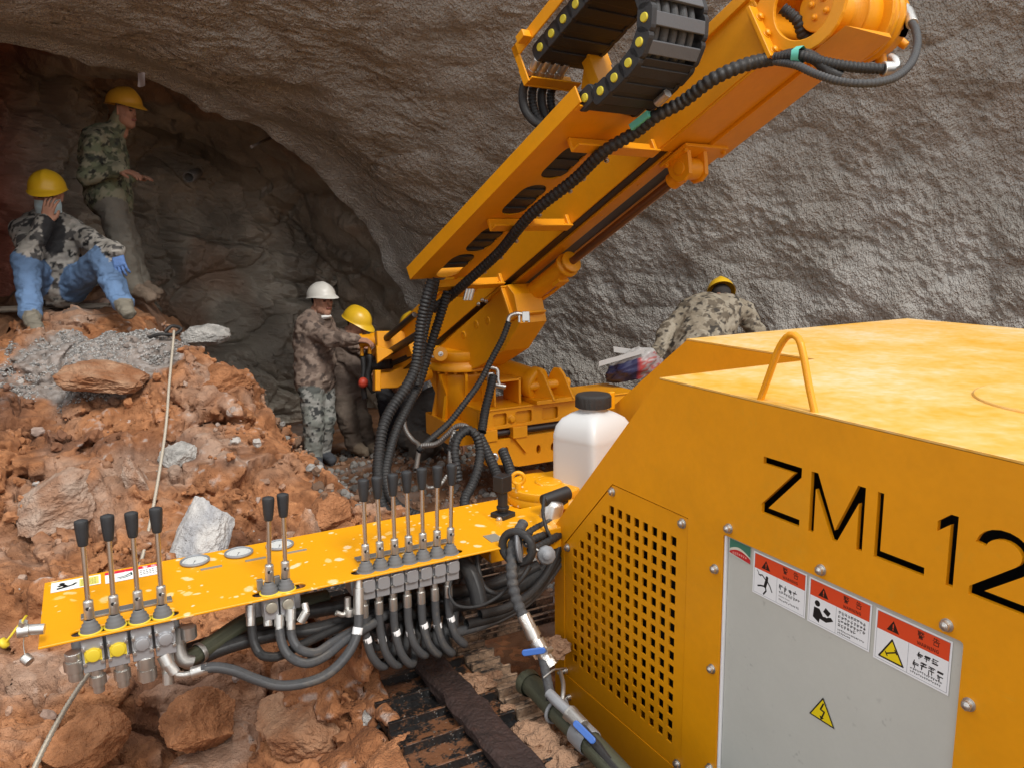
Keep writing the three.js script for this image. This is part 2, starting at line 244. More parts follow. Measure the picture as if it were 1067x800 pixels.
  const rockShade = (x, y, z, u) => {
    const t = fbm(x * 1.3, y * 1.3, z * 1.3, 4), r = sst(0.05, 0.4, fbm(x * 0.8 + 11, y * 0.6, z * 0.8, 3) - 0.08), cl = cells(x * 3.2, y * 3.2, z * 3.2);
    let c = mix3([0.27, 0.235, 0.19], [0.47, 0.42, 0.345], clamp(0.5 + t)); c = mix3(c, [0.30, 0.155, 0.085], r * 0.55); c = mix3(c, [0.30, 0.105, 0.070], 1 - sst(0.45, 0.85, u)); const k = 0.8 + 0.4 * cl[2]; return c.map(v => v * k);
  };
  const brk = (x, y, z, s) => { const c = cells(x * s + 0.3 * n3(x * 2, y * 2, z * 2), y * s, z * s); return (c[2] - 0.5) + 1.1 * (c[3] * c[5] + c[4] * c[6]) - 0.5 * (1 - sst(0, 0.09, c[1] - c[0])); };
  const voidG = sheet(200, 300, (i, j) => { const q = 0.05 - i / 199 * 5.2, al = -0.12 + j / 299 * (Math.PI + 0.24), w = archPoint(0, al, 0.28), p = tun(q, (4.28) * Math.cos(al), -0.03 + 3.46 * Math.sin(al)); const n = tun(q, 0, 0.6).sub(p).normalize(), d = sst(0.1, 0.5, -q) * (0.16 * fbm(p.x, p.y, p.z, 3) + 0.11 * brk(p.x, p.y, p.z, 1.2) + 0.05 * brk(p.x, p.y, p.z, 3.4)); p.addScaledVector(n, d); return [[p.x, p.y, p.z], rockShade(p.x, p.y, p.z, 4 * Math.cos(al)), [q, al * 4]]; });
  setting('excavated_void', voidG, rock);
  const faceQ = (u, y) => -2.5 + 1.8 * Math.exp(-Math.pow((u - 0.95 - 0.12 * (y - 2)) / 0.75, 2)) * (1.12 - 0.13 * y) + 1.3 * sst(1.2, 4, u) - 0.2 * sst(1.5, 3, y) + 0.7 * Math.exp(-Math.pow((u - 1.7) / 0.6, 2)) * (1 - sst(0.7, 1.7, y));
  const faceG = sheet(430, 260, (i, j) => { const u = -4.7 + i / 429 * 9.4, y = -0.3 + j / 259 * 4.0; let q = faceQ(u, y); const a = tun(q, u, y), m = 0.22 * fbm(a.x * 0.9, a.y * 0.9, a.z * 0.9, 3) + 0.17 * brk(a.x, a.y, a.z, 1.1) + 0.06 * brk(a.x + 5, a.y, a.z, 3.0) + 0.05 * brk(a.x, a.y + 3, a.z, 9) + 0.02 * n3(a.x * 16, a.y * 16, a.z * 16); const k = 0.35 + 0.65 * sst(-1.4, 0, u); const p = tun(q + m * k, u + 0.1 * n3(a.x * 2, a.y * 2, 7) * k, y); return [[p.x, p.y, p.z], rockShade(p.x, p.y, p.z, u), [u, y]]; });
  setting('rock_face', faceG, rock);
}

// ---------------------------------------------------------------- the ground: spoil heap on the left, tunnel floor
const ctrl = [];
for (const [px, py, d] of [[-60, 800, 2.3], [0, 800, 2.33], [0, 700, 2.65], [0, 600, 3.0], [0, 500, 3.5], [0, 430, 4.0], [0, 380, 4.4], [0, 345, 4.9], [-80, 600, 3.0], [-80, 400, 4.3], [-80, 345, 5],
  [75, 640, 2.9], [75, 540, 3.35], [80, 460, 3.85], [80, 400, 4.25], [75, 360, 4.7], [150, 800, 2.36], [150, 700, 2.72], [150, 600, 3.15], [150, 500, 3.65], [150, 430, 4.05], [150, 380, 4.35], [150, 350, 4.75], [140, 322, 5.6], [60, 322, 5.7],
  [225, 650, 2.9], [225, 560, 3.4], [225, 470, 4.0], [222, 400, 4.35], [205, 355, 4.6], [300, 800, 2.3], [300, 700, 2.62], [300, 600, 3.1], [300, 535, 3.55], [288, 480, 4.05], [262, 425, 4.3], [238, 380, 4.45],
  [390, 800, 2.1], [395, 740, 2.25], [395, 690, 2.45], [393, 640, 2.8], [388, 590, 3.2], [368, 545, 3.5], [330, 500, 3.9], [445, 800, 1.98], [425, 745, 2.12], [405, 690, 2.35]]) { const p = spot(px, py, d); ctrl.push([p.x, p.z, p.y]); }
for (const [px, py, d] of [[330, 488, 6.8], [375, 478, 6.9], [430, 482, 6.6], [500, 490, 6.3], [400, 500, 6.0]]) { const p = spot(px, py, d); ctrl.push([p.x, p.z, clamp(p.y, -0.05, 0.1)]); }
for (const c of [[0.1, 0.2, 0.22], [-1.5, 0, 0.3], [1.9, -0.5, 0], [1.9, -2.2, 0], [2.2, -4, 0], [2.6, -6, 0], [4.2, -4, 0], [4, -1, 0], [3.6, -7, 0.1], [1.65, -3.9, 0.03], [1.6, -4.6, 0.0], [1.6, -5.5, 0], [1.1, -8, 0.05], [-3, -4.2, 1.4], [-3, -6, 1.5], [-1.8, -7.5, 1.5], [-0.4, -6.9, 1.5], [-0.1, -5.9, 1.46], [0.32, -6.45, 1.44], [0.5, -6.8, 1.42], [0.42, -6.1, 1.38], [0.2, -7.2, 1.5], [0.05, -5.2, 1.4], [1.0, -6.4, 0.3], [1.15, -5.3, 0.2], [-4.5, -2.5, 1.2], [-5, -6, 1.6], [0.95, -2.2, 0.35], [6, -2, 0], [6, -6, 0.1], [0, 4, 0], [5, 3, 0], [-4, 3, 0.2], [-6, 0, 0.5]]) ctrl.push(c);
const tps = (() => { const n = ctrl.length, N = n + 3, A = Array.from({ length: N }, () => new Float64Array(N + 1)), U = r2 => r2 < 1e-9 ? 0 : 0.5 * r2 * Math.log(r2);
  for (let i = 0; i < n; i++) { for (let j = 0; j < n; j++) A[i][j] = U((ctrl[i][0] - ctrl[j][0]) ** 2 + (ctrl[i][1] - ctrl[j][1]) ** 2) + (i === j ? 0.012 : 0); A[i][n] = A[n][i] = 1; A[i][n + 1] = A[n + 1][i] = ctrl[i][0]; A[i][n + 2] = A[n + 2][i] = ctrl[i][1]; A[i][N] = ctrl[i][2]; }
  for (let c = 0; c < N; c++) { let m = c; for (let r = c + 1; r < N; r++) if (Math.abs(A[r][c]) > Math.abs(A[m][c])) m = r; [A[c], A[m]] = [A[m], A[c]]; for (let r = 0; r < N; r++) if (r !== c) { const f = A[r][c] / A[c][c]; if (f) for (let k = c; k <= N; k++) A[r][k] -= f * A[c][k]; } }
  const w = A.map((r, i) => r[N] / r[i]); return (x, z) => { let s = w[n] + w[n + 1] * x + w[n + 2] * z; for (let i = 0; i < n; i++) s += w[i] * U((x - ctrl[i][0]) ** 2 + (z - ctrl[i][1]) ** 2); return s; }; })();
const underRig = (x, z) => { const a = sst(-3.7, -2.85, z), e = mix(1.40, 0.56, a); return sst(e, e + mix(0.40, 0.18, a), x) * (1 - sst(3.5, 4.2, x)) * sst(-6.2, -5.2, z); };
function groundY(x, z) { const far = sst(5, 9, Math.hypot(x - 0.5, z + 3)); let y = mix(tps(x, z), 0, far); y = clamp(y, -0.15, 1.75); return mix(y, Math.min(y, 0.02), underRig(x, z)); }
function blocky(x, y, z, s, w) { const wx = x + w * n3(x * 3, y * 3, z * 3), wy = y + w * n3(x * 3 + 9, y * 3, z * 3), wz = z + w * n3(x * 3, y * 3 + 9, z * 3), c = cells(wx * s, wy * s, wz * s); return [(c[2] - 0.5) + 2.0 * (c[3] * c[5] + c[4] * c[7]) - 0.42 * (1 - sst(0, 0.22, c[1] - c[0])), c[2]]; }
const soilTone = (x, y, z, r) => {
  const P = (px, py, d) => spot(px, py, d);
  const a = fbm(x * 1.4 + 3, y * 1.4, z * 1.4, 4), b = fbm(x * 5 + 8, y * 5, z * 5, 3), k = n3(x * 34, y * 34, z * 34);
  let c = mix3([0.215, 0.083, 0.030], [0.385, 0.168, 0.070], clamp(0.5 + 0.9 * b + 0.8 * k));
  const pale = sst(0.02, 0.5, fbm(x * 1.9 + 40, y * 1.9, z * 1.9, 3) + 0.55 * Math.exp(-((x + 0.55) ** 2 + (z + 3.55) ** 2 + (y - 0.85) ** 2) / 0.25));
  c = mix3(c, mix3([0.29, 0.165, 0.10], [0.40, 0.30, 0.235], r), pale * (0.3 + 0.6 * r));
  c = mix3(c, [0.125, 0.052, 0.027], sst(0.12, 0.5, a) * 0.75);
  c = mix3(c, [0.38, 0.365, 0.35], sst(0.62, 0.8, r) * sst(0.2, 0.5, k + 0.3 * b) * 0.6);
  const gq = spot(95, 362, 4.45), gd = Math.hypot(x - gq.x, (z - gq.z) * 1.2, (y - gq.y) * 1.5) + 0.16 * b; c = mix3(c, mix3([0.34, 0.325, 0.31], [0.16, 0.145, 0.13], clamp(0.5 + 1.2 * k)), (1 - sst(0.42, 0.58, gd)) * 0.85);
  return c;
};
const soilMat = new THREE.MeshStandardMaterial({ vertexColors: true, roughness: 0.92, bumpMap: texture(512, 512, (i, j) => { const k = j * 512 + i, v = 0.55 * NA[k] + 0.45 * NC[k]; return [v, v, v]; }, false, 2.4), bumpScale: 0.015 });

const gCache = (() => { const x0 = -8.2, z0 = -13.2, st = 0.025, nx = 740, nz = 700, t = new Float32Array(nx * nz); for (let j = 0; j < nz; j++) for (let i = 0; i < nx; i++) t[j * nx + i] = groundY(x0 + i * st, z0 + j * st); return (x, z) => { const u = clamp((x - x0) / st, 0, nx - 1.001), v = clamp((z - z0) / st, 0, nz - 1.001), i = u | 0, j = v | 0, a = u - i, b = v - j, k = j * nx + i; return mix(mix(t[k], t[k + 1], a), mix(t[k + nx], t[k + nx + 1], a), b); }; })();
const bil = (x, y, z, f, o) => Math.abs(n3(x * f + o, y * f, z * f)) * 2 - 0.5;
const GP = spot(95, 362, 4.45);
function soilRelief(x, y, z, base) { // metres that the surface stands proud of the smooth ground
  const gp = Math.exp(-Math.pow(((x - GP.x) / 0.45) ** 2 + ((z - GP.z) / 0.36) ** 2, 2)), heap = sst(0.12, 0.45, base) * (1 - 0.6 * sst(1.24, 1.42, base)) * (1 - 0.75 * gp), fl = 0.3 + 0.7 * heap, soft = sst(-0.1, 0.4, fbm(x * 1.5 + 60, y * 1.5, z * 1.5, 2));
  const wx = x + 0.05 * n3(x * 4, y * 4, z * 4), c = blocky(wx, y, z, 2.3, 0.14), d = blocky(x + 4, y, z, 5.6, 0.06), e = blocky(x, y + 7, z, 12.5, 0.03), h = blocky(x + 2, y, z + 5, 27, 0.012);
  return [heap * (0.150 * c[0] + 0.045 * bil(x, y, z, 2.2, 1)) + fl * ((0.062 * d[0]) + (0.018 + 0.022 * soft) * e[0] + (0.008 + 0.009 * soft) * h[0] + 0.014 * bil(x, y, z, 7.5, 3) + 0.007 * bil(x, y, z, 16, 5) + 0.006 * bil(x, y, z, 33, 8)), 0.35 * c[1] + 0.35 * d[1] + 0.3 * e[1], 0.5 * e[1] + 0.5 * h[1]];
}
function soilPoint(x, z) { const y = gCache(x, z), [d, r] = soilRelief(x, y, z, y), p = [x, y + d, z]; return [p, soilTone(p[0], p[1], p[2], r)]; }
const soilTop = (x, z) => { const y = gCache(x, z); return y + soilRelief(x, y, z, y)[0]; };
function buildGround() {
  const X0 = -2.3, X1 = 1.62, Z0 = -6.0, Z1 = -1.2, f = (x, y, z) => { const g = gCache(x, z), e = 0.03, nx = (gCache(x + e, z) - g) / e, nz = (gCache(x, z + e) - g) / e, d = (y - g) / Math.sqrt(1 + nx * nx + nz * nz); return Math.abs(d) > 0.24 ? d : d - soilRelief(x, y, z, g)[0]; };
  const g = netMesh(f, V(X0, -0.1, Z0), V(X1, 1.75, Z1), 0.0107);
  { // drop loose crumbs of the field
    const ix = g.index.array, n = g.attributes.position.count, pa = new Int32Array(n).map((_, i) => i), find = a => { while (pa[a] !== a) { pa[a] = pa[pa[a]]; a = pa[a]; } return a; }; for (let i = 0; i < ix.length; i += 3) { const a = find(ix[i]); pa[find(ix[i + 1])] = a; pa[find(ix[i + 2])] = a; }
    const cnt = new Int32Array(n); for (let i = 0; i < n; i++) cnt[find(i)]++; const keep = []; for (let i = 0; i < ix.length; i += 3) if (cnt[find(ix[i])] > 4000) keep.push(ix[i], ix[i + 1], ix[i + 2]); g.setIndex(keep); g.computeVertexNormals(); }
  paintGeo(g, (x, y, z) => { const r = soilRelief(x, y, z, gCache(x, z)), k = 0.76 + 0.44 * r[2]; return soilTone(x, y, z, r[1]).map(v => v * k); });
  const p = g.attributes.position, uv = new Float32Array(p.count * 2); for (let i = 0; i < p.count; i++) { const X = p.getX(i), Y = p.getY(i), Z = p.getZ(i); uv[2 * i] = 0.884 * X + 0.467 * Z; uv[2 * i + 1] = 0.8 * (0.467 * X - 0.884 * Z) + 0.6 * Y; } g.setAttribute('uv', new THREE.BufferAttribute(uv, 2));
  setting('spoil_heap', g, soilMat);
  const s2 = 0.045, x0 = -8, z0 = -13, mu = Math.round(18 / s2), mv = Math.round(17 / s2), B = 0.1;
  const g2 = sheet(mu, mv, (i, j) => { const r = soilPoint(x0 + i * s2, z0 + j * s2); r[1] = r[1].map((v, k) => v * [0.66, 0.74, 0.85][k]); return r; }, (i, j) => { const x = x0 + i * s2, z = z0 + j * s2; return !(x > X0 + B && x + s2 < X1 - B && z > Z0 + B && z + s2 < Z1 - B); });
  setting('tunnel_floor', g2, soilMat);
  const far = new THREE.PlaneGeometry(240, 240).rotateX(-Math.PI / 2).translate(0, -0.45, 0);
  setting('ground', far, std(0.20, 0.13, 0.09, 0.95));
}
buildGround();
// ---------------------------------------------------------------- the drilling rig
const rig = thing('drilling_rig', 'large amber crawler drilling rig with raised mast, lever plate and ZML12 lettering', 'drilling rig');
const PX = 1.25, HY = 1.548; // side sheet and roof height of the power pack
const sideM = x => mat4(V(0, 0, 1), V(0, 1, 0), V(-1, 0, 0), V(x, 0, 0)); // outline in (z, y), thickness towards the operator's side
const topM = y => mat4(V(1, 0, 0), V(0, 0, -1), V(0, 1, 0), V(0, y, 0)); // outline in (x, -z), thickness upwards
// --- cut-out lettering
const T0 = 1.304, T1 = 1.430, S = 0.0158;
const letters = [
  [[-1.214, T1], [-1.214, T1 - S], [-1.1275, T1 - S], [-1.214, T0 + S * 1.25], [-1.214, T0], [-1.109, T0], [-1.109, T0 + S], [-1.194, T0 + S], [-1.109, T1 - S * 1.25], [-1.109, T1]],
  [[-1.085, T0], [-1.0718, T0], [-1.0718, T1 - 0.034], [-1.027, T0], [-1.015, T0], [-0.9702, T1 - 0.034], [-0.9702, T0], [-0.957, T0], [-0.957, T1], [-0.974, T1], [-1.021, T0 + 0.022], [-1.068, T1], [-1.085, T1]],
  [[-0.931, T1], [-0.931, T0], [-0.829, T0], [-0.829, T0 + S], [-0.918, T0 + S], [-0.918, T1]],
  [[-0.7885, T0], [-0.7755, T0], [-0.7755, T1], [-0.789, T1], [-0.812, T1 - 0.019], [-0.812, T1 - 0.037], [-0.7885, T1 - 0.018]],
];
{ const o = [], c = [-0.698, T1 - 0.038], R = 0.038, r = R - S; for (let i = 0; i <= 12; i++) { const t = Math.PI * (0.95 - 1.2 * i / 12); o.push([c[0] + R * 1.22 * Math.cos(t), c[1] + R * Math.sin(t)]); } o.push([-0.722, T0 + S], [-0.645, T0 + S], [-0.645, T0], [-0.748, T0], [-0.748, T0 + S * 0.9]); for (let i = 12; i >= 0; i--) { const t = Math.PI * (0.95 - 1.2 * i / 12); o.push([c[0] + r * 1.3 * Math.cos(t), c[1] + r * Math.sin(t)]); } letters.push(o); }
const grillOutline = [[-1.774, 1.216], [-1.452, 1.216], [-1.456, 0.515], [-2.032, 0.505], [-2.032, 0.951]];
const doorHole = rrect(-1.328, -0.748, 0.42, 1.216, 0.006, 2);
const inset = (o, d) => { const cx = o.reduce((s, p) => s + p[0], 0) / o.length, cy = o.reduce((s, p) => s + p[1], 0) / o.length; return o.map(([a, b]) => { const L = Math.hypot(a - cx, b - cy); return [a - (a - cx) / L * d, b - (b - cy) / L * d]; }); };
part('side_sheet', plate([[-2.092, 0.28], [0.9, 0.28], [0.9, HY - 0.004], [-1.572, HY - 0.004], [-2.092, 0.99]], 0.009, sideM(PX + 0.009), [...letters, grillOutline, doorHole]), paint, rig, 'amber side sheet with cut-out lettering ZML12');
const holes = []; for (let c = 0; c < 13; c++) for (let r = Math.max(0, 5 - c); r < 15; r++) { const z = -1.972 + 0.0388 * c, y = 1.137 - 0.0392 * r; holes.push([[z - 0.0112, y - 0.0128], [z + 0.0112, y - 0.0128], [z + 0.0112, y + 0.0128], [z - 0.0112, y + 0.0128]]); }
const grille = part('grille_panel', plate(inset(grillOutline, 0.0035), 0.005, sideM(PX + 0.0065), holes), paint, rig, 'amber ventilation panel punched with square holes');
const LX = V(-1, 0, 0);
for (const [z, y] of [[-1.473, 1.196], [-1.774, 1.193], [-2.012, 0.945], [-1.47, 0.532]]) part('bolt', bolt(V(PX + 0.001, y, z), LX, 0.0105, 0.009), M.zinc, grille);
part('panel_stud', [rod(V(PX, 0.523, -2.02), V(PX - 0.035, 0.523, -2.02), 0.005), hexa(V(PX, 0.523, -2.02), V(PX - 0.012, 0.523, -2.02), 0.010)], M.zinc, grille);
part('panel_stud', [rod(V(PX, 0.44, -2.0), V(PX - 0.04, 0.44, -2.0), 0.005), hexa(V(PX, 0.44, -2.0), V(PX - 0.012, 0.44, -2.0), 0.010)], M.zinc, grille);
// inner baffle glimpsed through the punched holes
part('inner_baffle', [box(PX + 0.10, PX + 0.11, 0.35, 1.0, -2.08, -1.93)], paint, rig);
part('dark_inner_box', [box(PX + 0.30, PX + 0.42, 0.3, 1.45, -1.6, 0.6), box(PX + 0.30, PX + 0.42, 0.3, 0.98, -2.05, -1.6)], M.dark, rig);  // added near-black box: shade of the interior put into its colour
// roof: two sheets, the inner one reaching further forward
const roof = part('hood_roof', [plate([[PX, -0.9], [2.96, -0.9], [2.96, 2.125], [1.802, 2.125], [1.802, 1.572], [PX, 1.572]], 0.005, topM(HY - 0.005))], hoodTop, rig, 'dusty amber roof sheet of the power pack');
part('filler_cap', turn(V(1.80, HY, -0.86), V(1.80, HY + 1, -0.86), [[0, 0.005], [0.209, 0.005], [0.213, 0.004], [0.213, 0]], 48), hoodTop, roof);
part('hood_front', [plate([[-2.97, 0.94], [-2.125, HY - 0.006], [-1.45, HY - 0.006], [-1.3, 0.3], [-2.97, 0.3]].map(([z, y]) => [z, y]), 0.005, sideM(1.807)),
  clean(new THREE.BufferGeometry().setFromPoints([V(1.805, HY - 0.004, -2.125), V(2.955, HY - 0.004, -2.125), V(1.805, 0.94, -2.97), V(2.955, HY - 0.004, -2.125), V(2.955, 0.94, -2.97), V(1.805, 0.94, -2.97)])),
  clean(new THREE.BufferGeometry().setFromPoints([V(PX + 0.010, HY - 0.006, -1.574), V(1.8, HY - 0.006, -1.574), V(PX + 0.010, 0.99, -2.09), V(1.8, HY - 0.006, -1.574), V(1.8, 0.99, -2.09), V(PX + 0.010, 0.99, -2.09)]))], paint, rig);
part('hood_walls', [box(PX + 0.010, 1.8, 0.28, 0.99, -2.092, -2.086, 0), box(2.95, 2.956, 0.28, HY - 0.006, -2.1, 0.9, 0), box(PX + 0.010, 2.95, 0.28, HY - 0.006, 0.894, 0.9, 0), box(PX + 0.010, 2.95, 0.28, 0.286, -2.08, 0.89, 0)], paint, rig);
part('lifting_handle', hose([V(PX + 0.012, HY - 0.003, -1.243), V(PX + 0.014, HY + 0.055, -1.222), V(PX + 0.016, HY + 0.118, -1.198), V(PX + 0.017, HY + 0.143, -1.178), V(PX + 0.017, HY + 0.147, -1.165), V(PX + 0.017, HY + 0.140, -1.150), V(PX + 0.016, HY + 0.112, -1.136), V(PX + 0.014, HY + 0.05, -1.115), V(PX + 0.012, HY - 0.003, -1.095)], 0.0075, { seg: 14 }), paint, roof);
// --- electrical cabinet
const door = part('cabinet_door', box(PX + 0.008, PX + 0.013, 0.40, 1.214, -1.318, -0.75, 0.002), M.greyDoor, rig, 'light grey cabinet door with warning labels');
part('door_seal', box(PX + 0.002, PX + 0.012, 0.42, 1.214, -1.3265, -1.3195, 0.002), M.white, door);
for (const [z, y] of [[-1.310, 1.236], [-1.351, 1.122], [-1.351, 0.865], [-1.047, 1.234], [-0.779, 1.234], [-0.729, 1.112], [-1.346, 0.60], [-0.729, 0.86]]) part('bolt', bolt(V(PX + 0.0005, y, z), LX, 0.0095, 0.0105), M.zinc, rig);
// printed labels
function canvasMat(w, h, draw, rough = 0.45) { const c = document.createElement('canvas'); c.width = w; c.height = h; const x = c.getContext('2d'); draw(x, w, h); const t = new THREE.CanvasTexture(c); t.colorSpace = THREE.SRGBColorSpace; return new THREE.MeshStandardMaterial({ map: t, roughness: rough }); }
function decal(name, w, h, m, mtx, parent, label) { const g = new THREE.PlaneGeometry(w, h).applyMatrix4(mtx), o = new THREE.Mesh(g, m); o.name = name; o.receiveShadow = true; if (label) o.userData.label = label; parent.add(o); return o; }
const line = (x, pts, lw) => { x.lineWidth = lw; x.beginPath(); pts.forEach(([a, b], i) => i ? x.lineTo(a, b) : x.moveTo(a, b)); x.stroke(); };
// a square-ish character made of strokes in a unit box
const glyphs = {
  jing: [[[0.05, 0.12], [0.5, 0.12]], [[0.18, 0.03], [0.18, 0.2]], [[0.38, 0.03], [0.38, 0.2]], [[0.1, 0.25], [0.45, 0.25], [0.42, 0.52]], [[0.15, 0.35], [0.34, 0.35], [0.34, 0.48], [0.15, 0.48], [0.15, 0.35]], [[0.62, 0.03], [0.52, 0.3]], [[0.56, 0.16], [0.95, 0.16]], [[0.85, 0.16], [0.55, 0.52]], [[0.62, 0.25], [0.95, 0.52]], [[0.1, 0.6], [0.9, 0.6]], [[0.25, 0.69], [0.75, 0.69]], [[0.25, 0.78], [0.75, 0.78]], [[0.28, 0.86], [0.72, 0.86], [0.72, 0.98], [0.28, 0.98], [0.28, 0.86]]],
  gao: [[[0.3, 0.03], [0.15, 0.28]], [[0.22, 0.2], [0.85, 0.2]], [[0.52, 0.03], [0.52, 0.42]], [[0.05, 0.44], [0.95, 0.44]], [[0.22, 0.58], [0.8, 0.58], [0.8, 0.95], [0.22, 0.95], [0.22, 0.58]]],
};
const glyph = (x, g, cx, cy, s) => { for (const st of glyphs[g]) line(x, st.map(([a, b]) => [cx + a * s, cy + b * s]), Math.max(2, s * 0.085)); };
function smallText(x, x0, y0, n, s, seed) { const r = rngOf(seed); for (let i = 0; i < n; i++) for (let k = 0; k < 7; k++) { const hz = r() < 0.55, a = r() * 0.7, b = r() * 0.8; x.fillRect(x0 + i * s * 1.12 + a * s * (hz ? 0.3 : 1), y0 + b * s, hz ? s * 0.8 : s * 0.13, hz ? s * 0.12 : s * 0.6); } }
const tri = (x, cx, cy, s, fill, stroke, lw) => { x.beginPath(); x.moveTo(cx, cy - s * 0.9); x.lineTo(cx + s, cy + s * 0.75); x.lineTo(cx - s, cy + s * 0.75); x.closePath(); x.fillStyle = fill; x.fill(); if (stroke) { x.lineWidth = lw; x.strokeStyle = stroke; x.lineJoin = 'round'; x.stroke(); } };
function warning(kind) { return canvasMat(768, 512, (x, w, h) => {
  x.fillStyle = '#eceef0'; x.fillRect(0, 0, w, h); x.fillStyle = '#dd4a22'; x.fillRect(20, 20, w - 40, 176); x.strokeStyle = '#8a8f96'; x.lineWidth = 4; x.strokeRect(20, 20, w - 40, h - 40); line(x, [[358, 200], [358, h - 22]], 4);
  tri(x, 190, 118, 66, '#26120e'); x.fillStyle = '#dd4a22'; x.fillRect(184, 92, 12, 40); x.fillRect(184, 140, 12, 12);
  x.strokeStyle = '#2a120c'; glyph(x, 'jing', 430, 36, 76); glyph(x, 'gao', 580, 36, 76); x.fillStyle = '#2a120c'; x.font = 'bold 44px sans-serif'; x.fillText('WARNING', 436, 172);
  x.fillStyle = '#15171a'; x.strokeStyle = '#15171a'; x.lineCap = 'round'; x.lineJoin = 'round';
  if (kind === 0) { x.beginPath(); x.arc(212, 258, 20, 0, 7); x.fill(); line(x, [[210, 285], [188, 370]], 40); line(x, [[205, 295], [140, 250], [92, 262]], 14); line(x, [[215, 295], [262, 345], [292, 400]], 15); line(x, [[185, 372], [120, 385], [82, 400]], 19); line(x, [[195, 378], [205, 420], [170, 470]], 19); line(x, [[60, 215], [88, 240], [82, 250], [120, 270]], 8); smallText(x, 390, 250, 4, 58, 3); smallText(x, 390, 330, 9, 30, 4); x.font = '26px sans-serif'; x.fillText('Electric shock', 390, 404); smallText(x, 390, 424, 13, 20, 9); }
  if (kind === 1) { x.beginPath(); x.arc(120, 262, 34, 0, 7); x.fill(); x.beginPath(); x.moveTo(80, 312); x.lineTo(150, 312); x.lineTo(200, 380); x.lineTo(300, 350); x.lineTo(330, 380); x.lineTo(240, 430); x.lineTo(160, 420); x.lineTo(150, 470); x.lineTo(70, 430); x.closePath(); x.fill(); x.save(); x.translate(238, 320); x.rotate(0.5); x.fillRect(-34, -40, 74, 62); x.restore(); x.strokeStyle = '#eceef0'; line(x, [[190, 352], [245, 372], [300, 325]], 8); x.fillStyle = '#15171a'; for (let q = 0; q < 4; q++) smallText(x, 385, 226 + q * 46, 9 - (q === 3 ? 3 : 0), 33, 20 + q); smallText(x, 385, 424, 16, 18, 30); smallText(x, 385, 456, 8, 18, 31); }
  if (kind === 2) { tri(x, 190, 365, 128, '#f0d417', '#15171a', 16); x.strokeStyle = '#15171a'; line(x, [[140, 405], [235, 355]], 14); line(x, [[126, 392], [148, 424]], 12); line(x, [[224, 338], [246, 370]], 12); x.fillStyle = '#15171a'; smallText(x, 440, 232, 3, 66, 41); smallText(x, 405, 320, 4, 70, 42); smallText(x, 390, 412, 14, 20, 43); smallText(x, 390, 446, 15, 18, 44); }
}); }
const onDoor = (z, y, w, h) => mat4(V(0, 0, 1), V(0, 1, 0), V(-1, 0, 0), V(PX + 0.0065, y - h / 2, z + w / 2));
decal('warning_label', 0.150, 0.098, warning(0), onDoor(-1.237, 1.207, 0.150, 0.098), door, 'white and red warning label with a falling figure');
decal('warning_label', 0.150, 0.098, warning(1), onDoor(-1.081, 1.206, 0.150, 0.098), door, 'white and red warning label with a reading figure');
decal('warning_label', 0.152, 0.102, warning(2), onDoor(-0.922, 1.205, 0.152, 0.102), door, 'white and red warning label with a yellow triangle');
decal('maker_label', 0.068, 0.042, canvasMat(256, 160, (x, w, h) => { x.fillStyle = '#b9beb6'; x.fillRect(0, 0, w, h); x.fillStyle = '#3f7a66'; x.fillRect(4, 2, w - 8, 92); x.fillStyle = '#d8d6c4'; x.beginPath(); x.moveTo(10, 90); x.quadraticCurveTo(90, 40, 150, 60); x.quadraticCurveTo(200, 70, 240, 100); x.lineTo(10, 100); x.fill(); x.fillStyle = '#c22a2c'; x.beginPath(); x.moveTo(4, 118); x.quadraticCurveTo(120, 40, 252, 118); x.lineTo(252, 156); x.lineTo(4, 130); x.fill(); x.fillStyle = '#e8b0a6'; smallText(x, 40, 104, 7, 22, 60); }), onDoor(-1.314, 1.211, 0.068, 0.042), door, 'small scuffed green and red sticker');
{ const sh = canvasMat(256, 256, (x) => { x.fillStyle = '#a7aba4'; x.fillRect(0, 0, 256, 256); tri(x, 128, 138, 112, '#e8cf14', '#17181a', 18); x.strokeStyle = '#17181a'; line(x, [[136, 80], [112, 138], [146, 142], [126, 200]], 12); x.fillStyle = '#17181a'; x.beginPath(); x.moveTo(108, 186); x.lineTo(146, 192); x.lineTo(118, 218); x.fill(); });
  const g = new THREE.BufferGeometry(), c = V(PX + 0.0063, 0.931, -1.030), s = 0.0325; // triangular sticker
  const P = [[0, 0.9, 0.5, 0.46 + 0.394 + 0.01], [1, -0.75, 0.9375, 0.132], [-1, -0.75, 0.0625, 0.132]];
  g.setAttribute('position', new THREE.Float32BufferAttribute(P.flatMap(([a, b]) => [c.x, c.y + b * s, c.z + a * s]), 3)); g.setAttribute('uv', new THREE.Float32BufferAttribute(P.flatMap(p => [p[2], p[3]]), 2)); g.setIndex([0, 2, 1]); g.computeVertexNormals(); const o = new THREE.Mesh(g, sh); o.name = 'voltage_sticker'; o.userData.label = 'small yellow high-voltage triangle'; door.add(o); }

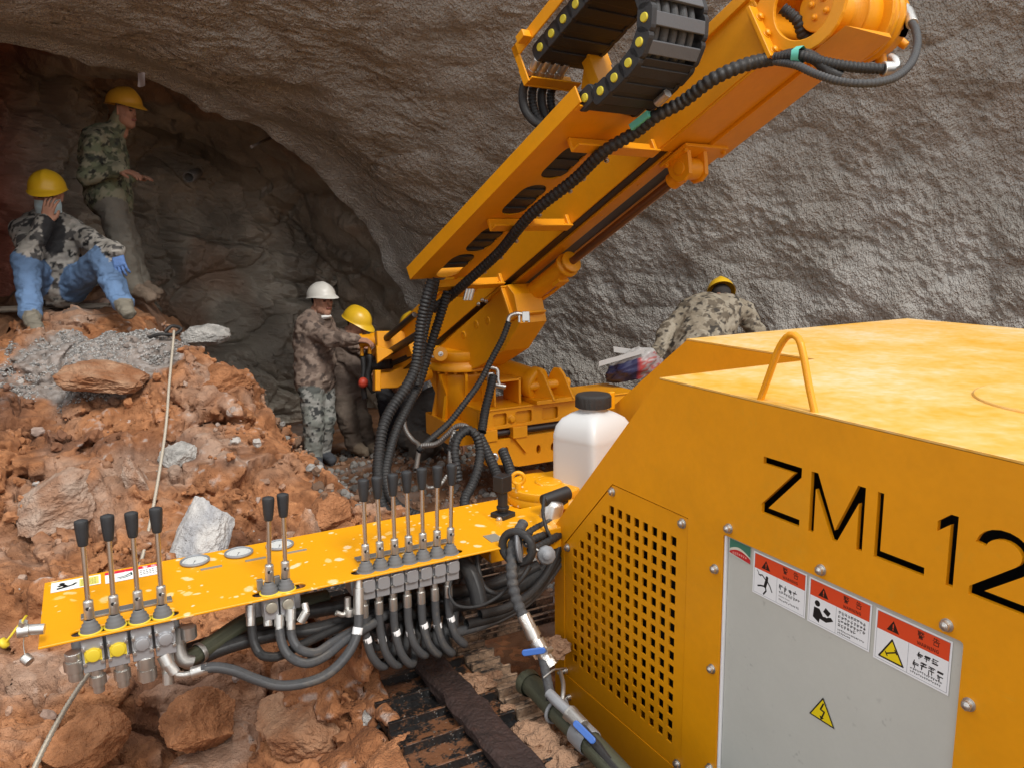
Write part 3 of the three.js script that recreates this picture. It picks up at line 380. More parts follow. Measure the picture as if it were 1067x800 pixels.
// --- control plate with its levers, gauges, valves and hoses
const CY = 1.05, PZ = -1.884, BZ = -2.263;
const slot = (x0, x1, z) => rrect(x0, x1, -z - 0.017, -z + 0.017, 0.016, 4);
const cplate = part('control_plate', plate([[-0.167, -PZ], [1.0, -PZ], [1.015, -PZ + 0.006], [1.03, -BZ], [-0.168, -BZ]].map(([a, b]) => [a, b]), 0.006, topM(CY - 0.006), [slot(-0.105, 0.118, -1.915), slot(0.285, 0.415, -1.918), slot(0.535, 0.85, -1.925)], 0.0015), platePaint, rig, 'flat amber control plate spotted with dried grout');
part('plate_flange', [box(-0.165, 1.01, CY - 0.03, CY - 0.007, BZ + 0.001, BZ + 0.007, 0.001)], paint, cplate);
for (const [x, z] of [[-0.085, -1.99], [0.57, -1.998]]) { const w = x < 0 ? 0.195 : 0.27; part('lock_bar', box(x, x + w, CY + 0.0005, CY + 0.006, z - 0.014, z + 0.014, 0.001), M.steel, cplate); }
function lever(base, topPx, topD, caps) {
  const b = V(base[0], CY, base[1]), tip = spot(topPx[0], topPx[1], topD), dir = tip.clone().sub(b).normalize(), L = tip.distanceTo(b), at = s => b.clone().addScaledVector(dir, s), up = V(0, 1, 0);
  const lv = part('control_lever', rod(at(0.06), at(L - 0.04), 0.0058), M.chrome, rig);
  part('knob', turn(at(L - 0.06), at(L), [[0.0085, 0], [0.0105, 0.003], [0.0128, 0.022], [0.0145, 0.045], [0.0148, 0.054], [0.0135, 0.058], [0.006, 0.0605], [0, 0.061]], 18), M.knob, lv);
  part('clevis', [turn(at(0.028), at(1), [[0, 0], [0.0108, 0], [0.0108, 0.038], [0.009, 0.042], [0, 0.042]], 10), rod(at(0.052).addScaledVector(V(0.3, 0, 1), -0.011), at(0.052).addScaledVector(V(0.3, 0, 1), 0.012), 0.0045)], M.zinc, lv);
  part('pin_hole', rod(at(0.054).addScaledVector(V(-0.2, 0, 1), 0.0095), at(0.054).addScaledVector(V(-0.2, 0, 1), 0.0112), 0.0042), M.black, lv);
  part('boot', turn(b.clone().addScaledVector(up, -0.006), b.clone().addScaledVector(up, 1), [[0.004, 0], [0.0215, 0.001], [0.0225, 0.007], [0.0185, 0.011], [0.0205, 0.015], [0.0155, 0.019], [0.017, 0.023], [0.0115, 0.027], [0.0125, 0.031], [0.009, 0.034]], 20), M.bootGrey, lv);
  part('boot_collar', turn(b.clone().addScaledVector(up, -0.008), b.clone().addScaledVector(up, 1), [[0.010, 0.006], [0.0245, 0.006], [0.0248, 0.009], [0.0215, 0.010]], 20), caps, lv); return lv;
}
const lv1 = [[-0.066, [83.7, 541]], [-0.016, [111, 535.7]], [0.034, [136, 532.7]], [0.083, [161.6, 528]]], lv2 = [[0.326, [279.2, 517]], [0.366, [294.2, 513.5]]], lv3 = [[0.574, [378.2, 498.5]], [0.614, [392.3, 495.8]], [0.654, [408.8, 493]], [0.694, [423.2, 490]], [0.734, [439.2, 486.8]], [0.774, [455.7, 484.7]], [0.814, [470.7, 482.7]]];
const depthOf = p => p.clone().sub(CAMPOS).dot(FWD);
for (const [list, z, cap] of [[lv1, -1.912, M.lemon], [lv2, -1.914, M.lemon], [lv3, -1.921, M.bootGrey]]) for (const [x, t] of list) lever([x, z], t, depthOf(V(x, CY, z)) - 0.012, cap);
for (const x of [0.300, 0.342]) part('lever_catch', box(x, x + 0.014, CY + 0.005, CY + 0.032, -1.935, -1.925, 0.001), M.steel, cplate);
// gauges
const dialMat = canvasMat(256, 256, (x) => { x.fillStyle = '#d6d7d3'; x.fillRect(0, 0, 256, 256); x.strokeStyle = '#3a3d40'; for (let i = 0; i <= 24; i++) { const a = (-225 + i * 11.25) * Math.PI / 180, r0 = i % 4 ? 98 : 88; line(x, [[128 + r0 * Math.cos(a), 128 + r0 * Math.sin(a)], [128 + 108 * Math.cos(a), 128 + 108 * Math.sin(a)]], 3); } x.strokeStyle = '#1b1c1e'; line(x, [[128, 128], [70, 175]], 5); x.fillStyle = '#55585c'; x.beginPath(); x.arc(128, 128, 12, 0, 7); x.fill(); });
for (const x of [0.188, 0.302, 0.414]) { const c = V(x, CY, -2.208), u = V(x, CY + 1, -2.208);
  const gb = part('pressure_gauge', turn(c, u, [[0.036, 0.001], [0.0385, 0.003], [0.0385, 0.007], [0.035, 0.009], [0.033, 0.006], [0.033, 0.0035]], 32), M.castGrey, rig);
  const d = new THREE.Mesh(new THREE.CircleGeometry(0.033, 32).rotateX(-Math.PI / 2).rotateY(0.5).translate(x, CY + 0.004, -2.208), dialMat); d.name = 'dial'; gb.add(d);
  part('glass', turn(c, u, [[0, 0.0072], [0.0335, 0.0072]], 32), M.glass, gb);
  part('name_strip', box(x + 0.006, x + 0.060, CY + 0.0005, CY + 0.0018, -2.150, -2.139, 0.0003), M.plateTag, cplate); }
part('data_plate', box(0.945, 0.985, CY + 0.0006, CY + 0.002, -1.985, -1.93, 0.0004), M.plateTag, cplate);
const flatM = (x, z, w, h) => mat4(V(1, 0, 0), V(0, 0, -1), V(0, 1, 0), V(x + w / 2, CY + 0.0012, z + h / 2));
decal('operating_label', 0.112, 0.066, canvasMat(512, 300, (x, w, h) => { x.fillStyle = '#e9e9e2'; x.fillRect(0, 0, w, h); x.fillStyle = '#16181a'; x.beginPath(); x.arc(110, 80, 30, 0, 7); x.fill(); line(x, [[70, 150], [120, 120], [160, 190], [60, 220]], 46); x.strokeStyle = '#16181a'; line(x, [[150, 190], [220, 170], [260, 120]], 34); x.fillStyle = '#d8cf6a'; x.fillRect(290, 30, 200, 240); x.fillStyle = '#7d7a45'; for (let q = 0; q < 5; q++) smallText(x, 305, 60 + q * 40, 6, 24, 70 + q); }), flatM(-0.152, -2.247, 0.112, 0.066), cplate, 'white and yellow operating label');
decal('operating_label', 0.130, 0.076, canvasMat(512, 300, (x, w, h) => { x.fillStyle = '#ecebe8'; x.fillRect(0, 0, w, h); x.fillStyle = '#cf2340'; x.fillRect(0, 0, w, 70); x.strokeStyle = '#e8e6e2'; glyph(x, 'jing', 350, 6, 58); glyph(x, 'gao', 430, 6, 58); x.fillStyle = '#e9e9e6'; x.strokeStyle = '#2b2e30'; x.lineWidth = 10; x.beginPath(); x.moveTo(110, 120); x.lineTo(190, 60); x.lineTo(270, 110); x.lineTo(250, 170); x.lineTo(150, 190); x.closePath(); x.fill(); x.strokeStyle = '#1d3f3a'; line(x, [[110, 200], [190, 180], [240, 120], [245, 180], [180, 220], [130, 225]], 16); x.fillStyle = '#3a3a3a'; for (let q = 0; q < 3; q++) smallText(x, 320, 110 + q * 50, 6, 26, 80 + q); }), flatM(-0.030, -2.249, 0.130, 0.076), cplate, 'white and red operating label');
// valve banks under the front edge
function valveA(x, capM) { const z = -1.897; const v = part('valve_block', [box(x - 0.022, x + 0.022, CY - 0.092, CY - 0.012, z - 0.055, z, 0.003)], M.valveGrey, rig);
  part('valve_cap', [turn(V(x, CY - 0.05, z), V(x, CY - 0.05, z + 1), [[0, 0.010], [0.013, 0.010], [0.0155, 0.007], [0.0165, 0]], 20), box(x - 0.0175, x + 0.0175, CY - 0.064, CY - 0.036, z, z + 0.005, 0.002)], capM, v);
  for (const [a, b] of [[-1, -1], [1, -1], [-1, 1], [1, 1]]) part('cap_screw', rod(V(x + a * 0.0175, CY - 0.05 + b * 0.0175, z - 0.001), V(x + a * 0.0175, CY - 0.05 + b * 0.0175, z + 0.009), 0.0048, 0.0042, 10), M.zinc, v); return v; }
lv1.forEach(([x], i) => valveA(x, i < 2 ? M.lemon : M.valveGrey));
function fitting(p, d, list, name = 'hose_fitting') { const gs = []; let s = 0; const at = q => p.clone().addScaledVector(d, q); for (const [kind, r, L] of list) { gs.push(kind === 'h' ? hexa(at(s), at(s + L), r) : rod(at(s), at(s + L), r, r, 14)); s += L * 0.985; } part(name, gs, M.zinc, rig); return at(s); }
const DN = V(0, -1, 0);
for (const [x, f] of [[-0.105, [['r', 0.018, 0.02], ['h', 0.022, 0.024], ['r', 0.016, 0.024]]], [-0.063, [['r', 0.013, 0.02], ['h', 0.018, 0.022], ['r', 0.012, 0.02]]], [-0.013, [['r', 0.014, 0.02], ['h', 0.018, 0.024], ['r', 0.013, 0.018]]], [0.038, [['r', 0.019, 0.032], ['h', 0.021, 0.028]]], [0.084, [['h', 0.014, 0.026], ['r', 0.011, 0.01], ['h', 0.016, 0.02]]], [0.135, [['h', 0.018, 0.03]]]]) fitting(V(x, CY - (x < -0.1 || x > 0.1 ? 0.04 : 0.088), -1.912), DN, f);
lv2.forEach(([x], i) => { const v = part('valve_block', box(x - 0.018, x + 0.018, CY - 0.07, CY - 0.012, -1.955, -1.905, 0.003), M.valveGrey, rig); part('valve_cap', turn(V(x, CY - 0.035, -1.905), V(x, CY - 0.035, -0.9), [[0, 0.009], [0.0125, 0.009], [0.0145, 0.006], [0.0145, 0]], 18), M.plateTag, v); });
lv3.forEach(([x]) => { const v = part('valve_block', [box(x - 0.0185, x + 0.0185, CY - 0.075, CY - 0.012, -1.965, -1.905, 0.003)], M.valveGrey, rig); part('valve_cap', [plate(rrect(x - 0.0165, x + 0.0165, CY - 0.051, CY - 0.016, 0.009), 0.010, mat4(V(1, 0, 0), V(0, 1, 0), V(0, 0, 1), V(0, 0, -1.905)), [], 0.002)], M.valveGrey, v); for (const a of [-1, 1]) part('cap_screw', rod(V(x - 0.0195, CY - 0.034 + a * 0.014, -1.906), V(x - 0.0195, CY - 0.034 + a * 0.014, -1.893), 0.0035, 0.003, 8), M.zinc, v); });
for (const [a, b, y] of [[-0.11, 0.12, 0.10], [0.29, 0.41, 0.08], [0.545, 0.845, 0.085]]) part('valve_bank_body', box(a, b, CY - y, CY - 0.02, -2.03, -1.958 - (a > 0.5 ? 0.01 : 0)), M.castGrey, rig);
// hose tails with printed sleeves under the right-hand bank
const sleeve = (p0, p1, r) => part('hose_marker', rod(p0, p1, r, r, 12), M.white, rig);
lv3.forEach(([x], i) => {
  const y0 = CY - 0.075, z0 = -1.915, e = fitting(V(x - 0.012, y0, z0), DN, [['h', 0.0085, 0.014], ['r', 0.0115, 0.036]]);
  const dx = 0.13 - i * 0.012, low = 0.155 + 0.008 * (i % 3);
  const pts = [e.clone().add(V(0, 0.004, 0)), e.clone().add(V(0, -0.05, 0.003)), e.clone().add(V(0.012, -low * 0.72, 0.012)), e.clone().add(V(0.045, -low, 0.0)), e.clone().add(V(dx * 0.75, -low * 0.92, -0.06)), e.clone().add(V(dx + 0.03, -low * 0.45, -0.13)), e.clone().add(V(dx + 0.14, 0.0, -0.22)), e.clone().add(V(dx + 0.42, 0.02, -0.32))];
  part('hydraulic_hose', hose(pts, 0.0112), M.hoseGrey, rig);
  sleeve(pts[1].clone().add(V(0.0015, -0.006 - 0.01 * (i % 2), 0.001)), pts[1].clone().add(V(0.004, -0.022 - 0.01 * (i % 2), 0.003)), 0.0119);
  // second row behind
  const f = fitting(V(x + 0.010, y0, z0 - 0.06), DN, [['h', 0.0085, 0.014], ['r', 0.011, 0.034]]);
  part('hydraulic_hose', hose([f, f.clone().add(V(0, -0.06, 0)), f.clone().add(V(0.02, -low * 0.85, -0.01)), f.clone().add(V(0.07, -low * 0.98, -0.06)), f.clone().add(V(dx + 0.02, -low * 0.6, -0.14)), f.clone().add(V(dx + 0.2, -0.02, -0.24)), f.clone().add(V(dx + 0.45, 0.0, -0.3))], 0.0108), M.hoseGrey, rig);
});
// the long hose looping below the plate
{ const pts = spots([[373.5, 616, 2.06], [373.7, 640, 2.05], [372.5, 658, 2.04], [366, 675, 2.02], [355, 690, 2.0], [338, 704, 1.98], [315, 712, 1.96], [290, 714, 1.94], [265, 707, 1.92], [242, 698, 1.90], [222, 695, 1.885], [210, 697, 1.88]]);
  part('hydraulic_hose', hose(pts, 0.0125), M.hoseGrey, rig, 'grey hose sagging in a long loop below the control plate'); sleeve(spot(373, 653, 2.042), spot(371.6, 661, 2.038), 0.0132);
  part('hose_fitting', [rod(spot(373.7, 612, 2.06), spot(373.7, 640, 2.05), 0.0135), hexa(spot(373.7, 604, 2.065), spot(373.7, 614, 2.06), 0.012)], M.zinc, rig);
  part('hose_fitting', [rod(spot(217, 695.5, 1.884), spot(199, 701, 1.876), 0.0135), hose(spots([[202, 700.5, 1.877], [192, 703, 1.872], [183, 702, 1.868], [178, 696, 1.866]]), 0.0075), hexa(spot(182, 701, 1.868), spot(174, 690, 1.865), 0.014), hexa(spot(175, 692, 1.865), spot(170, 682, 1.865), 0.016), rod(spot(172, 686, 1.866), spot(170, 672, 1.87), 0.012), hexa(spot(175, 712, 1.868), spot(175, 700, 1.868), 0.013)], M.zinc, rig); }
// hoses bunched in the shade under the plate
for (const [list, r, m, d] of [
  [[[186, 690, 1.93], [200, 684, 1.95], [225, 668, 2.0], [255, 648, 2.05], [290, 634, 2.1], [340, 622, 2.2]], 0.022, M.olive], [[[190, 694, 1.95], [230, 676, 2.0], [280, 662, 2.04], [330, 655, 2.08], [390, 636, 2.2]], 0.018, M.rubber], [[[262, 650, 1.98], [264, 668, 1.975], [272, 682, 1.97], [288, 684, 1.98], [305, 676, 2.0], [330, 664, 2.05], [360, 650, 2.12], [400, 630, 2.25]], 0.0115, M.rubber],
  [[[291, 655, 1.97], [293, 668, 1.965], [300, 682, 1.96], [318, 691, 1.965], [338, 684, 1.99], [358, 668, 2.04], [385, 652, 2.1], [420, 628, 2.25]], 0.0115, M.hoseGrey], [[[303, 650, 1.98], [304, 664, 1.975], [312, 676, 1.97], [328, 680, 1.98], [345, 670, 2.02], [370, 655, 2.1], [410, 628, 2.25]], 0.0115, M.hoseGrey],
  [[[195, 678, 2.05], [250, 660, 2.1], [310, 640, 2.15], [380, 620, 2.25]], 0.02, M.rubber], [[[300, 640, 2.12], [350, 632, 2.18], [420, 620, 2.28], [500, 612, 2.4], [560, 590, 2.5]], 0.02, M.rubber], [[[360, 645, 2.2], [420, 640, 2.26], [480, 630, 2.36], [540, 612, 2.45], [580, 580, 2.55]], 0.02, M.rubber], [[[470, 575, 2.3], [486, 590, 2.27], [496, 612, 2.25], [500, 632, 2.24]], 0.024, M.rubber],
  [[[500, 640, 2.3], [530, 632, 2.36], [556, 615, 2.43], [574, 590, 2.5], [585, 560, 2.56]], 0.014, M.rubber], [[[486, 650, 2.28], [520, 641, 2.35], [552, 622, 2.42], [572, 598, 2.5], [588, 570, 2.58]], 0.014, M.rubber], [[[470, 660, 2.26], [505, 650, 2.33], [545, 630, 2.41], [570, 604, 2.49], [590, 575, 2.6]], 0.014, M.hoseGrey],
  [[[497, 570, 2.28], [498, 590, 2.27], [505, 612, 2.26], [520, 618, 2.27], [540, 606, 2.3], [552, 590, 2.33]], 0.0075, M.rubber], [[[470, 605, 2.2], [468, 618, 2.19], [475, 630, 2.18], [495, 632, 2.19], [515, 624, 2.21], [532, 608, 2.22], [541, 588, 2.22], [543, 560, 2.22]], 0.0045, M.rubber]]) part('hydraulic_hose', hose(spots(list), r), m, rig);
part('hose_elbow', [hose(spots([[187, 660, 1.92], [186, 676, 1.915], [191, 688, 1.915], [200, 690, 1.925]]), 0.017), hexa(spot(188, 652, 1.92), spot(187, 668, 1.918), 0.024), turn(spot(206, 681, 1.955), spot(212, 677, 1.97), [[0.024, 0], [0.026, 0.004], [0.024, 0.012]], 20)], M.steel, rig);
for (const [x, y] of [[261, 630], [279, 630], [291, 640], [303, 634]]) part('hose_fitting', [hexa(spot(x, y, 1.985), spot(x, y + 12, 1.98), 0.0135), rod(spot(x, y + 11, 1.98), spot(x, y + 22, 1.975), 0.011)], M.zinc, rig);
part('hose_fitting', [hexa(spot(317, 628, 1.98), spot(319, 638, 1.975), 0.009), rod(spot(319, 637, 1.975), spot(313, 648, 1.97), 0.011)], M.zinc, rig);
part('hose_fitting', [hexa(spot(362, 622, 2.07), spot(362, 634, 2.07), 0.009), hose(spots([[362, 633, 2.07], [358, 640, 2.06], [350, 638, 2.05]]), 0.007), rod(spot(364, 634, 2.06), spot(364, 642, 2.06), 0.012)], M.zinc, rig);
// left end: grease nipple, capped coupling on a cord
part('hose_fitting', [hexa(spot(46, 655, 1.72), spot(28, 656, 1.71), 0.0125), rod(spot(30, 656, 1.71), spot(17, 658, 1.70), 0.014), hexa(spot(21, 657, 1.705), spot(24, 647, 1.7), 0.009)], M.zinc, rig);
part('coupling_cap', [turn(spot(6, 668, 1.69), spot(2, 671, 1.688), [[0, 0], [0.011, 0], [0.012, 0.008], [0.009, 0.012], [0, 0.012]], 14), hose(spots([[6, 668, 1.69], [11, 662, 1.69], [16, 655, 1.695], [22, 648, 1.7], [27, 641, 1.7]]), 0.0025)], M.lemon, rig);
part('coupling_plug', [turn(spot(24, 684, 1.705), spot(36, 694, 1.70), [[0, 0], [0.0095, 0], [0.0115, 0.003], [0.0115, 0.018], [0.010, 0.02], [0, 0.016]], 14), hose(spots([[25, 660, 1.705], [24, 672, 1.705], [26, 685, 1.704]]), 0.0012)], M.zinc, rig);
// frame with its x along d and its face towards the operator
const facing = (d, o) => { const x = d.clone().normalize(), z = FWD.clone().negate().addScaledVector(x, FWD.dot(x)).normalize(); return mat4(x, new THREE.Vector3().crossVectors(z, x), z, o); };
// --- crawler track beside the power pack
{
  const TY = 0.60, X0 = 0.60, X1 = 1.03, r = rngOf(77), pitch = 0.112, R = 0.25;
  const dusty = new THREE.MeshStandardMaterial({ map: texture(512, 512, (i, j) => { const k = j * 512 + i, m = sst(0.40, 0.60, NA[k] * 0.6 + NB[(k * 7) % 262144] * 0.25 + NB[k] * 0.25), g = 0.8 + 0.5 * (NC[k] - 0.2); return mix3([0.13, 0.12, 0.12], [0.60 * g, 0.50 * g, 0.41 * g], m); }, true, 1.7), roughness: 0.75, bumpMap: roughTex, bumpScale: 0.01 });
  const wet = new THREE.MeshStandardMaterial({ map: texture(512, 512, (i, j) => { const k = j * 512 + i, m = sst(0.44, 0.60, NA[k]), sp = sst(0.75, 0.82, NC[k]); return mix3(mix3([0.10, 0.10, 0.105], [0.42, 0.28, 0.19], m), [0.7, 0.7, 0.68], sp * 0.6); }, true, 2.3), roughness: 0.35, bumpMap: roughTex, bumpScale: 0.006 });
  const shoeG = (x0, x1) => [box(x0, x1, -0.022, 0, -pitch / 2 + 0.004, pitch / 2 - 0.004, 0.003), box(x0, x1, -0.002, 0.026, -pitch / 2 + 0.006, -pitch / 2 + 0.018, 0.003), box(x0, x1, -0.002, 0.018, -0.006, 0.006, 0.003), box(x0 + 0.01, x1 - 0.01, -0.002, 0.014, pitch / 2 - 0.02, pitch / 2 - 0.010, 0.003)];
  for (let i = 0; i < 18; i++) {
    const z = -1.05 - i * pitch, past = Math.max(0, -2.75 - z), a = past / R, m = new THREE.Matrix4();
    if (a > 2.2) break;
    if (a > 0) m.makeRotationX(-a).setPosition(0, TY - R + R * Math.cos(a), -2.75 - R * Math.sin(a)); else m.makeTranslation(0, TY + (r() - 0.5) * 0.004, z);
    const s = part('track_shoe', shoeG(X0 + 0.33, z < -2.17 ? 1.38 : X1).map(g => clean(g).applyMatrix4(m)), dusty, rig);
    part('outer_shoe_end', shoeG(X0, X0 + 0.325).slice(0, 2).map(g => clean(g).applyMatrix4(m)), wet, s);
  }
  part('track_frame', [box(X0 + 0.12, X1 - 0.08, 0.18, TY - 0.07, -2.75, 0.8), rod(V(X0 + 0.1, TY - R, -2.75), V(X1 - 0.05, TY - R, -2.75), R - 0.05, R - 0.05, 24)], M.dark, rig);
  // clay-caked beam lying lengthways on the shoes
  const caked = new THREE.MeshStandardMaterial({ map: texture(256, 256, (i, j) => { const k = j * 512 + i, g = 0.75 + 0.6 * (NA[k] - 0.3), t = sst(0.55, 0.8, NB[k]); return mix3([0.20 * g, 0.13 * g, 0.11 * g], [0.33 * g, 0.205 * g, 0.155 * g], t); }, true, 1.5), roughness: 0.8, bumpMap: roughTex, bumpScale: 0.02 });
  { const pts = []; for (let i = 0; i <= 8; i++) pts.push(V(0.80 + 0.004 * i, TY + 0.030, -2.62 + i * 0.2)); const g = clean(hose(pts, 0.048, { seg: 14 })), p = g.attributes.position; for (let i = 0; i < p.count; i++) { const d = 0.010 * n3(p.getX(i) * 22, p.getY(i) * 22, p.getZ(i) * 14) + 0.004 * n3(p.getX(i) * 60, p.getY(i) * 60, p.getZ(i) * 60), yy = TY + 0.03 + clamp((p.getY(i) - TY - 0.03) * 0.9, -0.03, 0.018); p.setXYZ(i, p.getX(i) + d, yy + d * 0.7, p.getZ(i)); } g.computeVertexNormals(); part('guard_beam', g, caked, rig, 'clay-caked dark brown beam along the track'); }
  // cakes of dry mud stuck on the shoes
  const cakeM = new THREE.MeshStandardMaterial({ color: new THREE.Color().setRGB(0.30, 0.175, 0.105), roughness: 0.95, bumpMap: grainTex, bumpScale: 0.01 });
  for (const [px, py, d, s] of [[492, 668, 2.32, 0.055], [487, 690, 2.25, 0.045], [560, 740, 2.06, 0.075], [548, 726, 2.1, 0.04], [585, 765, 1.99, 0.05], [512, 655, 2.36, 0.03], [470, 655, 2.35, 0.03], [530, 700, 2.2, 0.025], [577, 610, 2.46, 0.05], [570, 625, 2.44, 0.045]]) { const g = new THREE.IcosahedronGeometry(1, 4), p = g.attributes.position, c = spot(px, py, d); for (let i = 0; i < p.count; i++) { const v = V(p.getX(i), p.getY(i), p.getZ(i)), k = 1 + 0.45 * fbm(v.x * 2 + px, v.y * 2, v.z * 2, 3) + 0.12 * n3(v.x * 9, v.y * 9 + px, v.z * 9); v.multiplyScalar(k * s); v.y *= 0.5; p.setXYZ(i, v.x + c.x, v.y + TY + 0.008 + (px > 565 && py < 640 ? 0.03 : 0), v.z + c.z); } g.computeVertexNormals(); part('mud_cake', g, cakeM, rig); }
}
// --- deck, pivot and odds and ends in front of the power pack
part('chassis_deck', [box(1.46, 1.80, 0.80, 0.868, -2.58, -2.10), box(1.9, 2.0, 0.30, 0.79, -2.9, -2.12), box(2.7, 2.78, 0.3, 0.79, -2.9, -2.12), box(2.55, 2.85, 0.05, 0.2, -5.0, -2.12)], paint, rig);
{ const c = spot(553, 508, 2.92), yb = c.y;
  const piv = part('arm_pivot', [turn(V(c.x + 0.06, yb - 0.055, c.z), V(c.x + 0.06, yb + 1, c.z), [[0, 0], [0.135, 0], [0.138, 0.005], [0.138, 0.030], [0.133, 0.034], [0.138, 0.038], [0.138, 0.060], [0.134, 0.064], [0, 0.064]], 40), box(c.x + 0.02, c.x + 0.40, yb - 0.05, yb + 0.006, c.z - 0.13, c.z + 0.10)], platePaint, rig);
  part('pivot_cover', turn(V(c.x + 0.075, yb + 0.009, c.z), V(c.x + 0.075, yb + 1, c.z), [[0, 0.008], [0.045, 0.008], [0.05, 0.004], [0.05, 0]], 30), platePaint, piv);
  const e = spot(540, 497, 2.86); part('eye_bolt', [clean(new THREE.TorusGeometry(0.021, 0.0075, 10, 24)).applyMatrix4(mat4(V(0.87, 0, 0.5), V(0, 1, 0), V(-0.5, 0, 0.87), V(e.x, e.y - 0.004, e.z))), rod(V(e.x, e.y - 0.055, e.z), V(e.x, e.y - 0.02, e.z), 0.012)], platePaint, piv);
  part('arm_bracket', [box(1.02, c.x + 0.2, yb - 0.19, yb - 0.055, c.z + 0.02, c.z + 0.045), box(1.15, c.x + 0.1, yb - 0.075, yb - 0.057, c.z - 0.10, c.z + 0.045), box(1.0, 1.30, 0.93, 1.0, -2.27, -2.05)], platePaint, rig);
  part('pilot_valve', [box(-0.03, 0.03, -0.055, 0.0, -0.03, 0.03), rod(V(0, 0, 0), V(0, 0.075, 0), 0.0165), rod(V(0, 0.01, 0), V(0, 0.02, 0), 0.021), box(-0.024, 0.024, 0.07, 0.125, -0.022, 0.022)].map(g => clean(g).applyMatrix4(new THREE.Matrix4().makeRotationY(0.35).setPosition(spot(524, 533, 2.62)))), M.black, rig);
  part('pilot_valve_bolt', bolt(spot(520, 541, 2.585), V(-0.4, 0, 0.9).normalize(), 0.008, 0.006), M.zinc, rig);
  const ringC = spot(539, 570, 2.22); part('hose_ring', clean(new THREE.TorusGeometry(0.045, 0.012, 10, 28)).applyMatrix4(new THREE.Matrix4().makeRotationY(-0.9).setPosition(ringC)), M.rubber, rig);
  part('hose_ring_disc', turn(ringC, ringC.clone().add(V(0.3, 0.05, 0.2)), [[0, 0], [0.042, 0], [0.042, 0.01], [0, 0.012]], 24), M.castGrey, rig);
  part('hand_wheel', [turn(spot(568, 578, 2.30), spot(575, 578, 2.20), [[0, 0], [0.016, 0], [0.026, 0.006], [0.028, 0.02], [0.024, 0.03], [0.014, 0.033], [0.013, 0.04], [0, 0.042]], 10)], M.castGrey, rig);
  part('hand_wheel_stem', rod(spot(548, 566, 2.32), spot(568, 578, 2.29), 0.005), M.chrome, rig);
  part('air_filter', [turn(spot(572, 545, 2.62), spot(577, 524, 2.62), [[0, 0], [0.034, 0], [0.036, 0.01], [0.036, 0.06], [0.03, 0.075], [0, 0.08]], 24)], M.zinc, rig);
  part('filter_cap', [rod(spot(566, 522, 2.6), spot(592, 513, 2.66), 0.022, 0.024, 18), rod(spot(572, 532, 2.62), spot(590, 520, 2.66), 0.012)], M.black, rig);
  for (const [l, r2] of [[[[545, 560, 2.45], [556, 552, 2.5], [568, 546, 2.56], [580, 542, 2.62]], 0.013], [[[548, 566, 2.42], [560, 560, 2.47], [574, 554, 2.53], [586, 548, 2.62]], 0.013], [[[552, 574, 2.4], [566, 567, 2.45], [578, 560, 2.5], [590, 552, 2.6]], 0.013], [[[567, 518, 2.55], [566, 535, 2.5], [570, 552, 2.48], [576, 562, 2.48]], 0.006]]) part('hydraulic_hose', hose(spots(l), r2, { pitch: 0.018, depth: 0.12 }), M.rubber, rig);
}
// --- air line with two ball valves running down beside the power pack
part('air_hose', hose(spots([[545, 545, 2.3], [536, 562, 2.24], [533, 590, 2.2], [535, 612, 2.19], [541, 632, 2.18], [549, 648, 2.17]]), 0.0165, { pitch: 0.022, depth: 0.2 }), M.hoseGrey, rig);
part('air_fitting', [rod(spot(545, 640, 2.175), spot(553, 656, 2.165), 0.0185), hexa(spot(553, 655, 2.165), spot(557, 664, 2.16), 0.021), rod(spot(556, 662, 2.16), spot(561, 672, 2.155), 0.015)], M.zinc, rig);
{ const bv = part('ball_valve', [rod(spot(559, 668, 2.155), spot(572, 690, 2.14), 0.0185), hexa(spot(559, 667, 2.157), spot(563, 674, 2.152), 0.022), hexa(spot(571, 688, 2.14), spot(575, 694, 2.135), 0.02), hexa(spot(574, 676, 2.15), spot(568, 679, 2.12), 0.009)], M.zinc, rig); part('valve_handle', plate(rrect(-0.012, 0.052, -0.0085, 0.0085, 0.008), 0.008, facing(spot(546, 679, 2.12).sub(spot(568, 676, 2.115)), spot(564, 677, 2.12)), [], 0.002), M.blue, bv); }
part('air_hose', hose(spots([[562, 672, 2.18], [567, 692, 2.13], [571, 712, 2.09], [574, 728, 2.06]]), 0.0135, { pitch: 0.02, depth: 0.1 }), M.hoseGrey, rig);
part('air_hose', hose(spots([[572, 722, 2.07], [582, 732, 2.04], [592, 741, 2.02], [603, 752, 1.99]]), 0.014), M.castGrey, rig);
{ const bv = part('ball_valve', [rod(spot(594, 743, 2.01), spot(608, 757, 1.97), 0.0185), hexa(spot(592, 741, 2.015), spot(597, 746, 2.005), 0.021)], M.steel, rig); part('valve_handle', plate(rrect(-0.004, 0.066, -0.0085, 0.0085, 0.008), 0.008, facing(spot(616, 768, 1.93).sub(spot(600, 752, 1.96)), spot(600, 753, 1.95)), [], 0.002), M.blue, bv); }
part('air_hose', hose(spots([[604, 756, 1.98], [618, 772, 1.94], [630, 787, 1.9], [645, 806, 1.85], [660, 830, 1.8]]), 0.012), M.rubber, rig);
part('suction_pipe', hose(spots([[552, 712, 2.22], [560, 718, 2.18], [575, 734, 2.11], [595, 754, 2.04], [618, 777, 1.96], [645, 806, 1.87], [680, 845, 1.78]]), 0.030), M.olive, rig);
part('pipe_clamp', [turn(spot(602, 761, 2.015), spot(613, 772, 1.975), [[0.031, 0], [0.034, 0.002], [0.034, 0.055], [0.031, 0.058]], 22), clean(new THREE.TorusGeometry(0.034, 0.005, 8, 24)).applyMatrix4(along(spot(580, 740, 2.09), spot(586, 746, 2.07)).multiply(new THREE.Matrix4().makeRotationX(Math.PI / 2)))], M.castGrey, rig);
